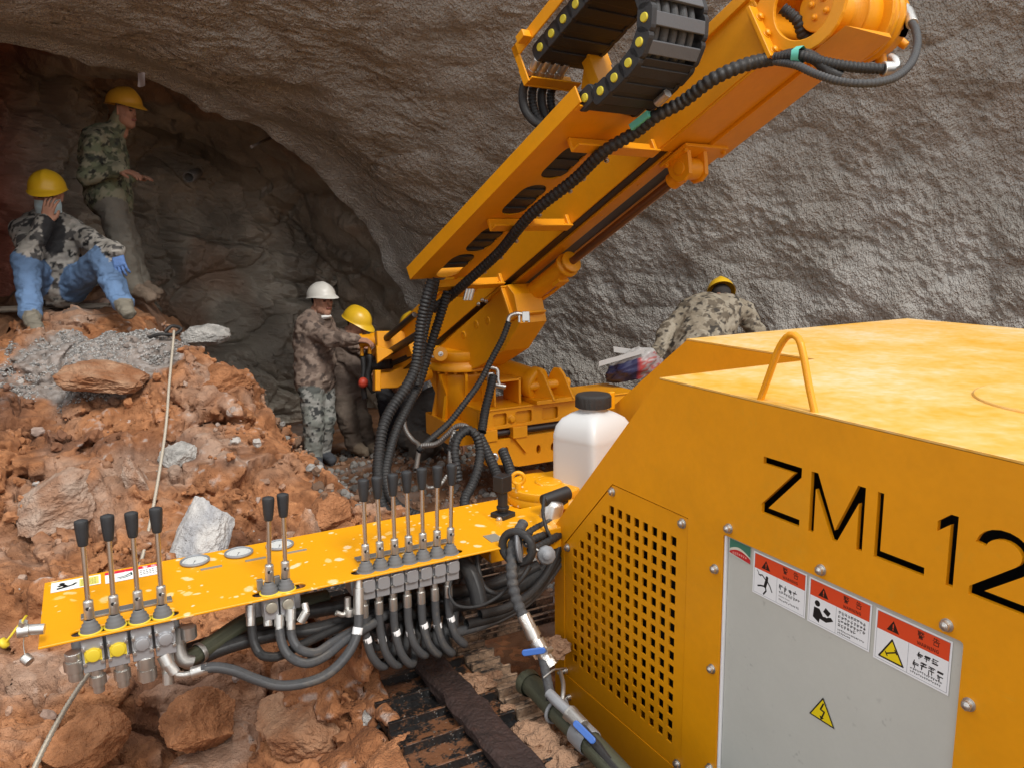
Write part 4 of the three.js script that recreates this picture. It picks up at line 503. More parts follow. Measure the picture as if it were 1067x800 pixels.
part('pipe_coupling', turn(spot(548, 709, 2.235), spot(556, 716, 2.20), [[0, 0], [0.034, 0], [0.037, 0.006], [0.034, 0.03]], 22), M.olive, rig);
part('wire_tie', [hose(spots([[566, 706, 2.06], [575, 699, 2.08], [583, 697, 2.2], [588, 696, 2.5]]), 0.0025), hose(spots([[584, 700, 2.2], [587, 715, 2.1], [586, 728, 2.06], [584, 735, 2.06]]), 0.006)], M.steel, rig);

// --- front cross beam, slew table
{
  const FZ = -4.80, x0 = 2.285, x1 = 3.6, fM = mat4(V(1, 0, 0), V(0, 1, 0), V(0, 0, 1), V(0, 0, FZ - 0.012));
  const beam = part('cross_beam', [plate([[x0, 0.598], [x1, 0.598], [x1, 0.735], [x0, 0.735]], 0.012, fM, [rrect(x0 + 0.10, x0 + 0.205, 0.622, 0.706, 0.014), rrect(x0 + 0.275, x0 + 0.405, 0.622, 0.706, 0.014), rrect(x0 + 0.49, x0 + 0.62, 0.622, 0.706, 0.014)], 0.002), box(x0, x1, 0.60, 0.733, FZ - 0.045, FZ - 0.03), box(x0, x1, 0.733, 0.745, FZ - 0.40, FZ + 0.012), box(x0, x0 + 0.012, 0.598, 0.733, FZ - 0.4, FZ - 0.012)], paint, rig);
  part('beam_boss', [turn(V(x0 + 0.243, 0.662, FZ - 0.002), V(x0 + 0.243, 0.662, 1), [[0, 0.024], [0.02, 0.024], [0.022, 0.02], [0.022, 0.012], [0.032, 0.01], [0.034, 0]], 20)], paint, beam);
  part('slide_rod', [rod(V(x0, 0.562, FZ - 0.03), V(x1, 0.562, FZ - 0.03), 0.024)], M.rail, rig);
  for (const x of [x0 + 0.0, x0 + 0.235]) { part('rod_clamp', [box(x, x + 0.115, 0.525, 0.606, FZ - 0.06, FZ + 0.035), clean(plate([[x + 0.015, 0.528], [x + 0.115, 0.528], [x + 0.115, 0.40]], 0.02, mat4(V(1, 0, 0), V(0, 1, 0), V(0, 0, 1), V(0, 0, FZ))))], paint, rig); }
  part('lower_beam', [plate([[x0 + 0.05, 0.522], [x1, 0.522], [x1, 0.30], [x0 + 0.30, 0.305], [x0 + 0.13, 0.345]], 0.03, mat4(V(1, 0, 0), V(0, 1, 0), V(0, 0, 1), V(0, 0, FZ - 0.035)), [[x0 + 0.20, 0.43], [x0 + 0.46, 0.41], [x0 + 0.58, 0.41]].map(([x, y]) => ring(x, y, 0.017, 16, 0.032)), 0.002), box(x0 + 0.1, x1, 0.31, 0.52, FZ - 0.3, FZ - 0.10)], paint, rig);
  // slew table on its pedestal
  const TC = spot(481, 374, 5.86), ax = (y) => V(TC.x, y, TC.z), Y0 = TC.y;
  const tbl = part('slew_table', turn(ax(Y0 - 0.06), ax(9), [[0, 0], [0.255, 0], [0.262, 0.006], [0.262, 0.045], [0.235, 0.055], [0.235, 0.075], [0.25, 0.085], [0.25, 0.135], [0.24, 0.142], [0, 0.142]], 48), paint, rig);
  for (let i = 0; i < 20; i++) { const t = i / 20 * 2 * Math.PI; part('bolt', bolt(V(TC.x + 0.225 * Math.cos(t), Y0 - 0.06, TC.z + 0.225 * Math.sin(t)), V(0, -1, 0), 0.014, 0.014), paint, tbl); }
  const ped = part('pedestal', [turn(ax(0.62), ax(9), [[0, 0], [0.20, 0], [0.19, Y0 - 0.72], [0.20, Y0 - 0.69], [0, Y0 - 0.69]], 28), box(TC.x - 0.22, TC.x + 0.3, 0.46, 0.62, TC.z - 0.2, TC.z + 0.3)], paint, rig);
  for (let i = 0; i < 8; i++) { const t = 0.3 + i / 8 * 2 * Math.PI, u = V(Math.cos(t), 0, Math.sin(t)); part('gusset', plate([[0.17, Y0 - 0.075], [0.255, Y0 - 0.075], [0.25, Y0 - 0.12], [0.20, Y0 - 0.24], [0.235, 0.62], [0.17, 0.62]], 0.02, mat4(u, V(0, 1, 0), V(-u.z, 0, u.x).negate().negate(), ax(0).addScaledVector(V(-u.z, 0, u.x), -0.01))), paint, ped); }
  // lock pin in front of the table
  const pc = spot(459, 369, 5.5), cam = CAMPOS.clone().sub(pc).normalize().add(V(0.15, 0.05, 0)).normalize();
  const pin = part('lock_pin', turn(pc.clone().addScaledVector(cam, -0.30), pc, [[0, 0], [0.046, 0], [0.046, 0.27], [0.051, 0.275], [0.051, 0.30], [0.047, 0.306], [0, 0.306]], 28), paint, rig); part('pin_bolt', bolt(pc.clone().addScaledVector(cam, 0.006), cam, 0.014, 0.012), M.zinc, pin);
  part('hose_fitting', [hose(spots([[452, 372, 5.5], [446, 371, 5.48], [442, 373, 5.46], [442, 379, 5.46]]), 0.011), rod(spot(442, 376, 5.46), spot(448, 379, 5.5), 0.013)], M.zinc, rig);
  part('pin_boss', turn(spot(436, 393, 5.62), spot(448, 388, 5.72), [[0, 0], [0.045, 0], [0.05, 0.006], [0.05, 0.10]], 24), paint, rig);
  // swing cylinder lying on the cross beam
  const a = spot(512, 384, 5.98), b = spot(562, 401, 5.72), L = a.distanceTo(b), sw = part('swing_cylinder', turn(a, b, [[0, 0], [0.098, 0.01], [0.104, 0.03], [0.104, L - 0.03]], 32), paint, rig);
  part('cylinder_cap', turn(a, b, [[0.106, L - 0.075], [0.120, L - 0.07], [0.120, L - 0.015], [0.106, L], [0.07, L], [0.062, L - 0.01], [0, L - 0.012]], 36), paint, sw);
  const X = b.clone(); part('cylinder_pin', rod(V(X.x - 0.10, X.y, X.z + 0.01), V(X.x + 0.24, X.y, X.z + 0.01), 0.035, 0.035, 20), paint, sw);
  for (const dx of [-0.01, 0.15]) part('cylinder_lug', plate([[-0.13, 0.765 - X.y], [0.14, 0.765 - X.y], [0.055, 0.075], [0.02, 0.115], [-0.03, 0.115], [-0.06, 0.075]], 0.024, mat4(V(0.45, 0, 0.89).normalize(), V(0, 1, 0), V(-0.89, 0, 0.45).normalize(), V(X.x + dx, X.y, X.z + 0.02)), [], 0.003), paint, sw);
  part('lug_base', box(X.x - 0.10, X.x + 0.26, 0.745, 0.775, X.z - 0.12, X.z + 0.14), paint, sw);
  part('standing_plate', [box(2.42, 2.435, 0.745, 0.93, FZ - 0.25, FZ - 0.05), box(2.62, 2.64, 0.745, 0.93, FZ - 0.3, FZ - 0.06), box(2.42, 2.64, 0.91, 0.925, FZ - 0.3, FZ - 0.06)], paint, rig);
  part('hose_fitting', [hose(spots([[505, 384, 5.4], [513, 383, 5.4], [518, 385, 5.4], [519, 396, 5.4], [521, 402, 5.4]]), 0.012), rod(spot(511, 388, 5.42), spot(512, 402, 5.42), 0.028), rod(spot(516, 401, 5.4), spot(527, 403, 5.4), 0.017)], M.zinc, rig);
  part('lifting_shackle', [hose(spots([[512, 478, 4.9], [513, 474, 4.9], [516, 473, 4.9], [518, 476, 4.9], [516, 482, 4.9], [518, 490, 4.88], [521, 498, 4.86]]), 0.010)], M.zinc, rig);
}
// --- mast: coordinates s (along, upwards to the rear), l (across), n (square to both)
const MK = 0.942, Ma = V(0.14548778, 0.47367652, 0.86859879), Ml = V(0.98626079, 0, -0.16519582), Mn = V(-0.07824938, 0.8806989, -0.46716857);
const MO = V(1.96499788, 1.61207817, -4.88134164).sub(CAMPOS).multiplyScalar(MK).add(CAMPOS);
const MM = mat4(Ma, Ml, Mn, MO).scale(V(MK, MK, MK));
const onM = (s, l, n) => V(s, l, n).applyMatrix4(MM), mp = (name, gs, m, par, lab) => { const arr = (Array.isArray(gs) ? gs.flat() : [gs]).map(g => clean(g).applyMatrix4(MM)); return part(name, arr, m, par ?? rig, lab); };
const seen = (px, py, l) => { const d = spot(px, py, 1).sub(CAMPOS), t = (l * MK - CAMPOS.clone().sub(MO).dot(Ml)) / d.dot(Ml); return CAMPOS.clone().addScaledVector(d, t); }; // point on the mast's plane l
const seenN = (px, py, n) => { const d = spot(px, py, 1).sub(CAMPOS), t = (n * MK - CAMPOS.clone().sub(MO).dot(Mn)) / d.dot(Mn); return CAMPOS.clone().addScaledVector(d, t); };
const planeSN = mat4(V(1, 0, 0), V(0, 0, 1), V(0, -1, 0), V(0, 0, 0)); // outline in (s, n), thickness towards -l
const planeSL = mat4(V(1, 0, 0), V(0, 1, 0), V(0, 0, 1), V(0, 0, 0)); // outline in (s, l), thickness towards +n
const planeLN = mat4(V(0, 1, 0), V(0, 0, 1), V(1, 0, 0), V(0, 0, 0)); // outline in (l, n), thickness along +s
const sh = (m, x, y, z) => m.clone().premultiply(new THREE.Matrix4().makeTranslation(x, y, z));
{
  const beam = mp('mast_beam', [box(-2.05, 2.41, 0.6, 0.614, -0.03, 0.30), box(-2.05, 2.41, 1.07, 1.084, -0.03, 0.30), box(-2.05, 2.41, 0.58, 1.10, 0.29, 0.306), box(-2.05, 1.62, 0.682, 0.79, -0.048, -0.03), box(-2.05, 1.62, 0.614, 1.07, 0.0, 0.012), box(-2.05, 2.41, 0.575, 0.605, 0.255, 0.31)], paint, null, 'long amber mast beam sloping up to the right');
  mp('beam_end_plate', [box(1.62, 2.41, 0.605, 0.90, -0.042, -0.028), box(1.62, 2.41, 0.905, 1.12, -0.06, -0.03)], paint, beam);
  mp('slide_rail', box(-2.05, 1.63, 0.606, 0.681, -0.036, -0.002), M.rail, beam); mp('slide_rail', box(-2.05, 1.63, 0.792, 0.93, -0.03, -0.003), M.rail, beam);
  mp('guide_rod', rod(V(-0.4, 0.985, -0.045), V(1.6, 0.985, -0.045), 0.022), M.brownRod, beam);
  for (const [s, l] of [[0.15, 0.735], [0.55, 0.735], [0.95, 0.735], [1.3, 0.735]]) mp('rail_screw', turn(V(s, l, -0.047), V(s, l, -1), [[0, 0.004], [0.009, 0.004], [0.011, 0]], 10), paint, beam);
  // slide body below
  const sl = mp('slide_body', [plate([[-1.12, -0.20], [-1.08, -0.10], [0.06, -0.07], [0.10, -0.16], [0.06, -0.36], [-0.22, -0.45], [-0.55, -0.44], [-1.0, -0.36]], 0.24, sh(planeSN, 0, 0.83, 0), [], 0.006)], paint);
  for (const [px, py] of [[497, 338], [509, 334], [484, 349]]) { const p = V(0, 0, 0).copy(seen(px, py, 0.598)).applyMatrix4(MM.clone().invert()); mp('slot_boss', turn(p, V(p.x, p.y - 1, p.z), [[0.018, 0.012], [0.03, 0.010], [0.032, 0]], 18), paint, sl); }
  const br = mp('slide_bracket', [box(-0.20, 0.03, 0.555, 0.82, -0.075, -0.058), box(0.0, 0.022, 0.56, 0.80, -0.30, -0.07), plate([[-0.16, -0.075], [0.0, -0.075], [0.0, -0.25]], 0.018, sh(planeSN, 0, 0.60, 0)), box(0.0, 0.12, 0.56, 0.80, -0.315, -0.298)], paint, sl);
  for (const [px, py] of [[499, 317], [503, 313], [507, 314]]) { const p = seen(px, py, 0.56); part('bolt', bolt(p, Ml.clone().negate(), 0.012, 0.012), M.zinc, br); }
  // feed cylinder
  const cyl = mp('feed_cylinder', turn(V(-0.5, 0.80, -0.135), V(0.5, 0.80, -0.135), [[0, 0], [0.062, 0.005], [0.066, 0.02], [0.066, 0.98]], 28), paint, null);
  mp('cylinder_gland', turn(V(0.44, 0.80, -0.135), V(1, 0.80, -0.135), [[0.066, 0], [0.083, 0.005], [0.083, 0.03], [0.06, 0.035], [0.06, 0.055], [0.073, 0.057], [0.073, 0.075], [0.03, 0.08], [0, 0.08]], 32), paint, cyl);
  mp('piston_rod', rod(V(0.5, 0.80, -0.135), V(1.52, 0.80, -0.135), 0.026), M.brownRod, cyl);
  mp('rod_eye', [rod(V(1.47, 0.80, -0.135), V(1.55, 0.80, -0.135), 0.048, 0.05, 20), rod(V(1.60, 0.765, -0.13), V(1.60, 0.875, -0.13), 0.06, 0.06, 24)], paint, cyl);
  mp('cylinder_port', [box(0.30, 0.38, 0.76, 0.85, -0.215, -0.19), hose([V(0.05, 0.84, -0.20), V(0.2, 0.84, -0.206), V(0.36, 0.83, -0.205)], 0.012)], paint, cyl);
  const lugM = (l) => plate([[1.52, -0.13], [1.55, -0.19], [1.60, -0.205], [1.65, -0.19], [1.675, -0.13], [1.70, -0.055], [1.53, -0.055]], 0.028, sh(planeSN, 0, l, 0), [], 0.004);
  const lug = mp('feed_bracket', [box(1.515, 1.73, 0.69, 1.05, -0.075, -0.055), lugM(0.765), lugM(0.90), rod(V(1.6, 0.73, -0.13), V(1.6, 0.905, -0.13), 0.038, 0.038, 20)], paint, null);
  for (const [s, l] of [[1.55, 0.71], [1.70, 0.71], [1.55, 1.03], [1.70, 1.03]]) mp('bolt', bolt(V(s, l, -0.075), V(0, 0, -1), 0.013, 0.012), paint, lug);
  part('manifold', [box(-0.022, 0.022, -0.03, 0.03, -0.02, 0.02)].map(g => clean(g).applyMatrix4(along(spot(548, 330, 4.85), spot(548, 320, 4.85)))), M.zinc, rig);
  part('hose_fitting', [hose(spots([[546, 328, 4.85], [538, 327, 4.84], [531, 330, 4.84], [529, 337, 4.84]]), 0.013), ...[541, 546, 551].map(x => rod(spot(x, 329, 4.84), spot(x, 336, 4.84), 0.008))], M.zinc, rig);
  // tray for the hose chain, carried on cross bars
  const oval = (s, l) => rrect(s - 0.16, s + 0.16, l - 0.09, l + 0.085, 0.08, 6);
  const tray = mp('hose_tray', [plate([[0.03, -0.13], [1.80, -0.13], [1.80, 0.33], [0.03, 0.33]], 0.008, sh(planeSL, 0, 0, 0.02), [oval(0.20, 0.115), oval(0.55, 0.14), oval(1.0, 0.125), oval(1.38, 0.14)]), box(0.03, 1.86, -0.138, -0.128, 0.018, 0.105), box(0.03, 0.04, -0.13, 0.33, 0.02, 0.09), box(0.03, 1.80, 0.322, 0.33, 0.02, 0.05)], paint, null, 'amber tray with four oblong holes beside the mast beam');
  mp('tray_mouth', [plate([[1.80, -0.13], [1.84, -0.13], [1.80, 0.33]], 0.008, sh(planeSL, 0, 0, 0.012))], paint, tray);
  for (const s of [-0.015, 0.78, 1.575]) { const cb = mp('cross_bar', [box(s, s + 0.022, -0.005, 0.585, -0.056, 0.018), box(s + 0.016, s + 0.07, -0.005, 0.585, -0.056, -0.044)], paint, null); mp('bar_lug', [box(s - 0.01, s + 0.045, 0.572, 0.598, -0.05, 0.035), rod(V(s + 0.02, 0.56, -0.03), V(s + 0.02, 0.605, -0.03), 0.016)], paint, cb); }
  mp('hose_comb', [box(-0.13, -0.03, 0.15, 0.40, -0.055, -0.045), box(-0.13, -0.12, 0.15, 0.40, -0.055, -0.03)], paint, tray);
  for (const px of [487, 490, 493]) part('hose_fitting', rod(spot(px, 301, 4.85), spot(px - 3, 313, 4.86), 0.012), M.zinc, rig);
  // hose bundle along the tray
  const NH = -0.085;
  part('mast_hose', hose([seenN(452, 322, NH), seenN(470, 308, NH), seenN(486, 294, NH), seenN(519, 264, NH), seenN(555, 222, NH), seenN(600, 186, NH), seenN(630, 157.5, NH), seenN(662, 138, NH), seenN(684, 121, NH), seenN(710, 107, NH), seenN(744, 82, -0.08), seenN(777, 67.5, -0.075), seenN(811, 60, -0.07)], 0.031, { pitch: 0.030, depth: 0.2, seg: 12 }), M.rubber, rig, 'thick black spiral-wrapped hose running up the mast');
  for (const [px, py] of [[505, 283], [522, 268], [538, 251], [562, 224], [594, 199], [608, 186], [632, 167]]) { const p = seenN(px, py, -0.09); part('hose_clip', [rod(p, p.clone().addScaledVector(Mn, 0.06), 0.011), bolt(p, Mn.clone().negate(), 0.011, 0.01)], M.zinc, rig); }
  part('mast_hose', hose([seen(808, 62, 0.53), seen(822, 57, 0.53), seen(840, 57, 0.53), seen(852, 63, 0.54), seen(862, 73, 0.56), seen(876, 80, 0.6)], 0.024), M.rubber, rig);
  part('mast_hose', hose([seen(808, 60, 0.50), seen(835, 58, 0.5), seen(860, 65, 0.55), seen(890, 70, 0.62), seen(920, 72, 0.7)], 0.022, { pitch: 0.016, depth: 0.14 }), M.rubber, rig);
  part('mast_hose', hose([seen(808, 64, 0.50), seen(830, 68, 0.48), seen(850, 77, 0.48), seen(876, 85, 0.5), seen(905, 87, 0.55), seen(930, 82, 0.65), seen(948, 68, 0.78), seen(956, 48, 0.92), seen(954, 30, 1.05), seen(949, 22, 1.12)], 0.017, { pitch: 0.015, depth: 0.16 }), M.hoseGrey, rig, 'black braided hose curving round the feed motor');
  part('hose_fitting', [rod(seen(951, 25, 1.1), seen(946, 12, 1.16), 0.026), hexa(seen(948, 17, 1.14), seen(944, 8, 1.18), 0.022)], M.zinc, rig);
  part('hose_fitting', [rod(seen(920, 72, 0.7), seen(930, 72, 0.74), 0.030), hose([seen(928, 72, 0.74), seen(934, 70, 0.76), seen(933, 63, 0.78), seen(929, 60, 0.8)], 0.018)], M.zinc, rig);
  part('hose_clip', turn(seen(829, 58, 0.50), seen(838, 57, 0.50), [[0.036, 0], [0.036, 0.035]], 6), M.teal, rig);
  // feed motor at the top end
  const HC = [2.63, 0.04], mo = (l, prof, seg = 36) => turn(V(HC[0], l, HC[1]), V(HC[0], 9, HC[1]), prof, seg);
  const fl = mp('motor_flange', [box(2.41, 2.432, 0.52, 0.66, -0.085, 0.19), box(2.385, 2.41, 0.56, 0.63, -0.085, 0.19)], paint, null);
  for (const n of [-0.05, 0.04, 0.13]) mp('bolt', bolt(V(2.432, 0.56, n), V(1, 0, 0), 0.017, 0.015), paint, fl);
  const outl = [[2.42, 0.19], [2.42, -0.08]]; for (let i = 0; i <= 14; i++) { const t = (-150 + i * 200 / 14) * Math.PI / 180; outl.push([HC[0] + 0.205 * Math.cos(t), HC[1] + 0.205 * Math.sin(t)]); }
  outl.push([2.58, 0.26]);
  const mt = mp('motor_housing', [plate(outl, 0.022, sh(planeSN, 0, 0.60, 0), [ring(HC[0] - 0.005, HC[1], 0.148, 36)], 0.003), plate(outl, 0.022, sh(planeSN, 0, 0.985, 0), [ring(HC[0], HC[1], 0.14, 36)], 0.003), box(2.40, 2.62, 0.60, 0.98, 0.235, 0.255), box(2.41, 2.425, 0.60, 0.98, -0.06, 0.24), plate([[0.60, -0.165], [0.985, -0.165], [0.985, -0.14]], 0.18, sh(planeLN, 2.56, 0, 0))], paint, null);
  mp('motor_face', [mo(0.70, [[0, 0], [0.098, 0], [0.103, 0.006], [0.103, 0.12], [0.16, 0.13]])], paint, mt);
  for (let i = 0; i < 4; i++) mp('bolt', bolt(V(HC[0] + 0.042 * Math.cos(0.6 + i * Math.PI / 2), 0.70, HC[1] + 0.042 * Math.sin(0.6 + i * Math.PI / 2)), V(0, -1, 0), 0.014, 0.012), paint, mt);
  mp('motor_cable', hose([V(2.50, 0.66, 0.14), V(2.52, 0.70, 0.06), V(2.50, 0.74, 0.0), V(2.54, 0.8, -0.04)], 0.028, { pitch: 0.022 }), M.rubber, mt);
  const gb = mp('gearbox', [mo(0.84, [[0.12, 0], [0.155, 0.01], [0.16, 0.02], [0.16, 0.15], [0.172, 0.16], [0.198, 0.17], [0.198, 0.20], [0.178, 0.205], [0.178, 0.225], [0.198, 0.23], [0.198, 0.255], [0.17, 0.265], [0.165, 0.36], [0.15, 0.385], [0.10, 0.395], [0.095, 0.43], [0, 0.435]], 44)], paint, null, 'ribbed amber gearbox of the feed motor');
  for (let i = 0; i < 22; i++) { const t = i / 22 * 2 * Math.PI; mp('bolt', bolt(V(HC[0] + 0.184 * Math.cos(t), 1.095, HC[1] + 0.184 * Math.sin(t)), V(0, 1, 0), 0.011, 0.014), paint, gb); }
  for (let i = 0; i < 6; i++) { const t = 0.2 + i / 6 * 2 * Math.PI; mp('rib', plate(rrect(-0.035, 0.035, -0.04, 0.04, 0.012), 0.016, mat4(V(-Math.sin(t), 0, Math.cos(t)), V(0, 1, 0), V(-Math.cos(t), 0, -Math.sin(t)).negate(), V(HC[0] + 0.157 * Math.cos(t), 1.155, HC[1] + 0.157 * Math.sin(t)))), paint, gb); }
  mp('port_boss', [rod(V(2.60, 1.16, -0.10), V(2.59, 1.15, -0.19), 0.03, 0.024), rod(V(2.66, 1.22, -0.05), V(2.69, 1.24, -0.13), 0.026, 0.02)], paint, gb);
  // hose chain: link by link round its bend
  const R = 0.22, SB = 2.13, path = []; const P = 0.098; const S0 = 0.15, len1 = SB - S0, len2 = Math.PI * R, len3 = SB - 1.62;
  const pathAt = q => q < len1 ? [S0 + q, 0.066 - 0.066 * sst(1.76, 2.0, S0 + q), 0] : q < len1 + len2 ? (t => [SB + R * Math.sin(t), R - R * Math.cos(t), t])((q - len1) / R) : [SB - (q - len1 - len2), 2 * R, Math.PI];
  const N = Math.floor((len1 + len2 + len3) / P);
  for (let i = 0; i < N; i++) {
    const [s, n, t] = pathAt((i + 0.5) * P), m = new THREE.Matrix4().makeRotationY(-t).setPosition(s, 0, n), cover = i < 21 || i > N - 8;
    const lk = (l0, l1) => plate(rrect(-0.062, 0.062, -0.045, 0.045, 0.03, 4), l1 - l0, sh(planeSN, 0, l1, 0), [], 0.003);
    const ln = mp('chain_link', [lk(-0.105, -0.075)].map(g => clean(g).applyMatrix4(m)), M.chain); mp('link_cheek', [lk(0.235, 0.262)].map(g => clean(g).applyMatrix4(m)), M.chain, ln);
    mp('link_pin', [rod(V(-0.0, -0.104, 0), V(-0.0, -0.112, 0), 0.021, 0.019, 18)].map(g => clean(g).applyMatrix4(m)), M.dotYellow, ln);
    mp('link_crossbar', [box(-0.032, 0.026, -0.08, 0.24, -0.044, -0.028, 0.006), box(-0.032, 0.026, -0.08, 0.24, 0.028, 0.044, 0.006)].map(g => clean(g).applyMatrix4(m)), cover ? M.chain : M.chainGrey, ln);
    if (cover) mp('link_cover', [box(0.026, 0.066, -0.078, 0.238, -0.036, -0.030, 0.001), box(0.026, 0.066, -0.078, 0.238, 0.030, 0.036, 0.001), box(0.03, 0.034, -0.078, 0.238, -0.03, 0.03, 0)].map(g => clean(g).applyMatrix4(m)), M.chain, ln);
  }
  for (const [l, r] of [[-0.035, 0.022], [0.02, 0.024], [0.078, 0.022], [0.135, 0.024], [0.192, 0.019]]) { const pts = []; for (let q = 0.0; q <= len1 + len2 + len3; q += 0.05) { const [s, n] = pathAt(q); pts.push(onM(s, l, n)); } part('chain_hose', hose(pts, r * MK), M.hoseGrey, rig); }
  // carrier of the upper run
  mp('chain_carrier', [box(1.56, 2.25, -0.14, -0.13, 0.485, 0.55), box(1.56, 1.60, -0.14, -0.13, 0.33, 0.55), box(1.555, 1.565, -0.14, 0.20, 0.33, 0.42), box(1.565, 1.62, -0.13, 0.20, 0.335, 0.345), box(1.66, 1.72, -0.19, -0.14, 0.49, 0.53)], paint, null);
  mp('carrier_post', [box(1.70, 1.76, 0.16, 0.30, 0.06, 0.46), box(1.64, 1.76, 0.29, 0.31, 0.36, 0.46), plate([[1.62, 0.30], [1.72, 0.42], [1.72, 0.28]], 0.02, sh(planeSN, 0, 0.2, 0))], paint, null);
  for (let i = 0; i < 4; i++) mp('hose_fitting', [rod(V(1.585, -0.09 + 0.062 * i, 0.40), V(1.66, -0.09 + 0.062 * i, 0.415), 0.022), hexa(V(1.565, -0.09 + 0.062 * i, 0.395), V(1.60, -0.09 + 0.062 * i, 0.402), 0.026)], M.zinc, rig);
  for (let i = 0; i < 4; i++) { const l = -0.09 + 0.062 * i; part('carrier_hose', hose([onM(1.57, l, 0.39), onM(1.50, l - 0.01, 0.35), onM(1.46, l, 0.26 - 0.01 * i), onM(1.48, l + 0.04, 0.17 - 0.012 * i), onM(1.56, l + 0.09, 0.13 - 0.01 * i), onM(1.70, l + 0.16, 0.12), onM(1.84, l + 0.2, 0.08)], 0.021, i % 2 ? { pitch: 0.016, depth: 0.15 } : {}), M.rubber, rig); }
  part('quick_coupler', box(-0.02, 0.02, -0.055, 0.055, -0.016, 0.016).applyMatrix4(along(seenN(668, 126, -0.07), seenN(686, 112, -0.07))), M.teal, rig);
  part('hose_fitting', [rod(seenN(684, 108, -0.07), seenN(692, 101, -0.07), 0.02), hexa(seenN(689, 104, -0.07), seenN(696, 97, -0.07), 0.022)], M.zinc, rig);
  // lower end: clamp frame with jaws
  const quad = (list, d, t) => { const o = spot(list[0][0], list[0][1], d), m = facing(RIGHT.clone().addScaledVector(FWD, 0.35), o), k = d / FOCAL; return plate(list.map(([x, y]) => [(x - list[0][0]) * k, -(y - list[0][1]) * k]).reverse(), t, m, [], 0.006); };
  const cl = part('clamp_frame', [quad([[390, 346], [417, 345], [427, 351], [411, 366], [392, 379]], 6.35, 0.10), quad([[391, 360], [411, 366], [392, 379]], 6.22, 0.04), quad([[391, 389], [404, 388], [434, 372], [440, 384], [412, 404], [391, 405]], 6.45, 0.10), quad([[388, 386], [394, 386], [394, 407], [388, 407]], 6.33, 0.12), quad([[418, 356], [440, 340], [446, 352], [424, 372]], 6.3, 0.2)], paint, rig, 'amber clamp frame at the lower end of the mast');
  part('clamp_jaw', [turn(spot(374, 356, 6.6), spot(391, 354, 6.6), [[0, 0], [0.055, 0.004], [0.062, 0.01], [0.062, 0.03], [0.052, 0.034], [0.052, 0.10], [0.06, 0.104], [0.06, 0.14]], 20), rod(spot(377, 362, 6.6), spot(377, 371, 6.6), 0.015), rod(spot(385, 361, 6.6), spot(385, 369, 6.6), 0.015)], paint, cl);
  part('clamp_hose', hose(spots([[385, 371, 6.58], [386, 380, 6.56], [383, 392, 6.56], [386, 402, 6.56], [390, 408, 6.58]]), 0.03), M.rubber, rig); part('clamp_hose', hose(spots([[378, 372, 6.58], [379, 384, 6.58], [378, 400, 6.58], [380, 415, 6.6]]), 0.024), M.rubber, rig);
  part('clamp_cylinder', [rod(spot(389, 381, 6.55), spot(408, 379, 6.5), 0.04), rod(spot(408, 379, 6.5), spot(430, 370, 6.3), 0.022)], M.dark, rig);
  part('tommy_bar', rod(spot(402, 353, 6.3), spot(432, 328, 5.9), 0.028, 0.022), M.rail, rig); part('tommy_bar', rod(spot(408, 366, 6.3), spot(440, 346, 5.8), 0.03), M.rail, rig);
  part('valve_knob', turn(spot(376, 398, 6.55), spot(384, 400, 6.5), [[0, 0], [0.04, 0.005], [0.045, 0.03], [0.03, 0.06], [0, 0.065]], 12), M.red, rig);
  // big corrugated hoses hanging from the tray to the deck
  for (const [l, r, pt] of [[[[450, 292, 4.75], [444, 312, 4.75], [439, 335, 4.78], [436, 360, 4.8], [432, 385, 4.8], [422, 405, 4.75], [408, 425, 4.7], [399, 445, 4.65], [395, 470, 4.6], [394, 500, 4.5], [400, 530, 4.4], [425, 548, 4.3], [470, 545, 4.2]], 0.034, 0.022], [[[466, 305, 4.9], [460, 325, 4.95], [452, 350, 4.98], [444, 375, 4.98], [437, 398, 4.95], [424, 425, 4.85], [414, 445, 4.75], [406, 470, 4.65], [402, 500, 4.5], [412, 525, 4.4], [440, 538, 4.3], [480, 535, 4.2]], 0.030, 0.022],
    [[[455, 290, 4.85], [450, 315, 4.88], [443, 345, 4.9], [438, 375, 4.9], [434, 402, 4.88]], 0.024, 0.02], [[[530, 336, 4.84], [524, 352, 4.82], [512, 375, 4.8], [500, 398, 4.78], [484, 420, 4.72], [468, 440, 4.68], [448, 458, 4.6], [436, 470, 4.55]], 0.020, 0.018], [[[514, 392, 5.3], [511, 405, 5.25], [506, 425, 5.2], [502, 450, 5.1]], 0.03, 0.022],
    [[[470, 470, 4.2], [476, 456, 4.2], [486, 448, 4.2], [495, 452, 4.2], [500, 468, 4.2], [498, 488, 4.15], [492, 505, 4.1], [484, 522, 4.0], [490, 545, 3.9]], 0.026, 0.02], [[[478, 500, 4.1], [476, 485, 4.1], [474, 470, 4.12], [478, 455, 4.15], [488, 447, 4.18]], 0.022, 0.02]]) part('corrugated_hose', hose(spots(l), r, { pitch: pt, depth: 0.2, seg: 12 }), M.rubber, rig);
  for (const [l, r] of [[[[442, 380, 5.46], [441, 392, 5.44], [436, 408, 5.4], [427, 422, 5.35], [421, 435, 5.3], [423, 448, 5.25], [430, 458, 5.2], [436, 463, 5.15], [435, 478, 5.0], [433, 490, 4.9]], 0.016], [[[440, 464, 4.5], [455, 462, 4.45], [466, 453, 4.4], [476, 444, 4.35], [485, 444, 4.3], [492, 452, 4.25]], 0.016], [[[474, 448, 4.3], [470, 462, 4.3], [469, 480, 4.25], [472, 500, 4.1]], 0.014], [[[440, 500, 4.0], [447, 508, 3.9], [458, 505, 3.9], [465, 496, 3.95]], 0.010]]) part('braided_hose', hose(spots(l), r, { pitch: 0.016, depth: 0.16 }), M.steel, rig);
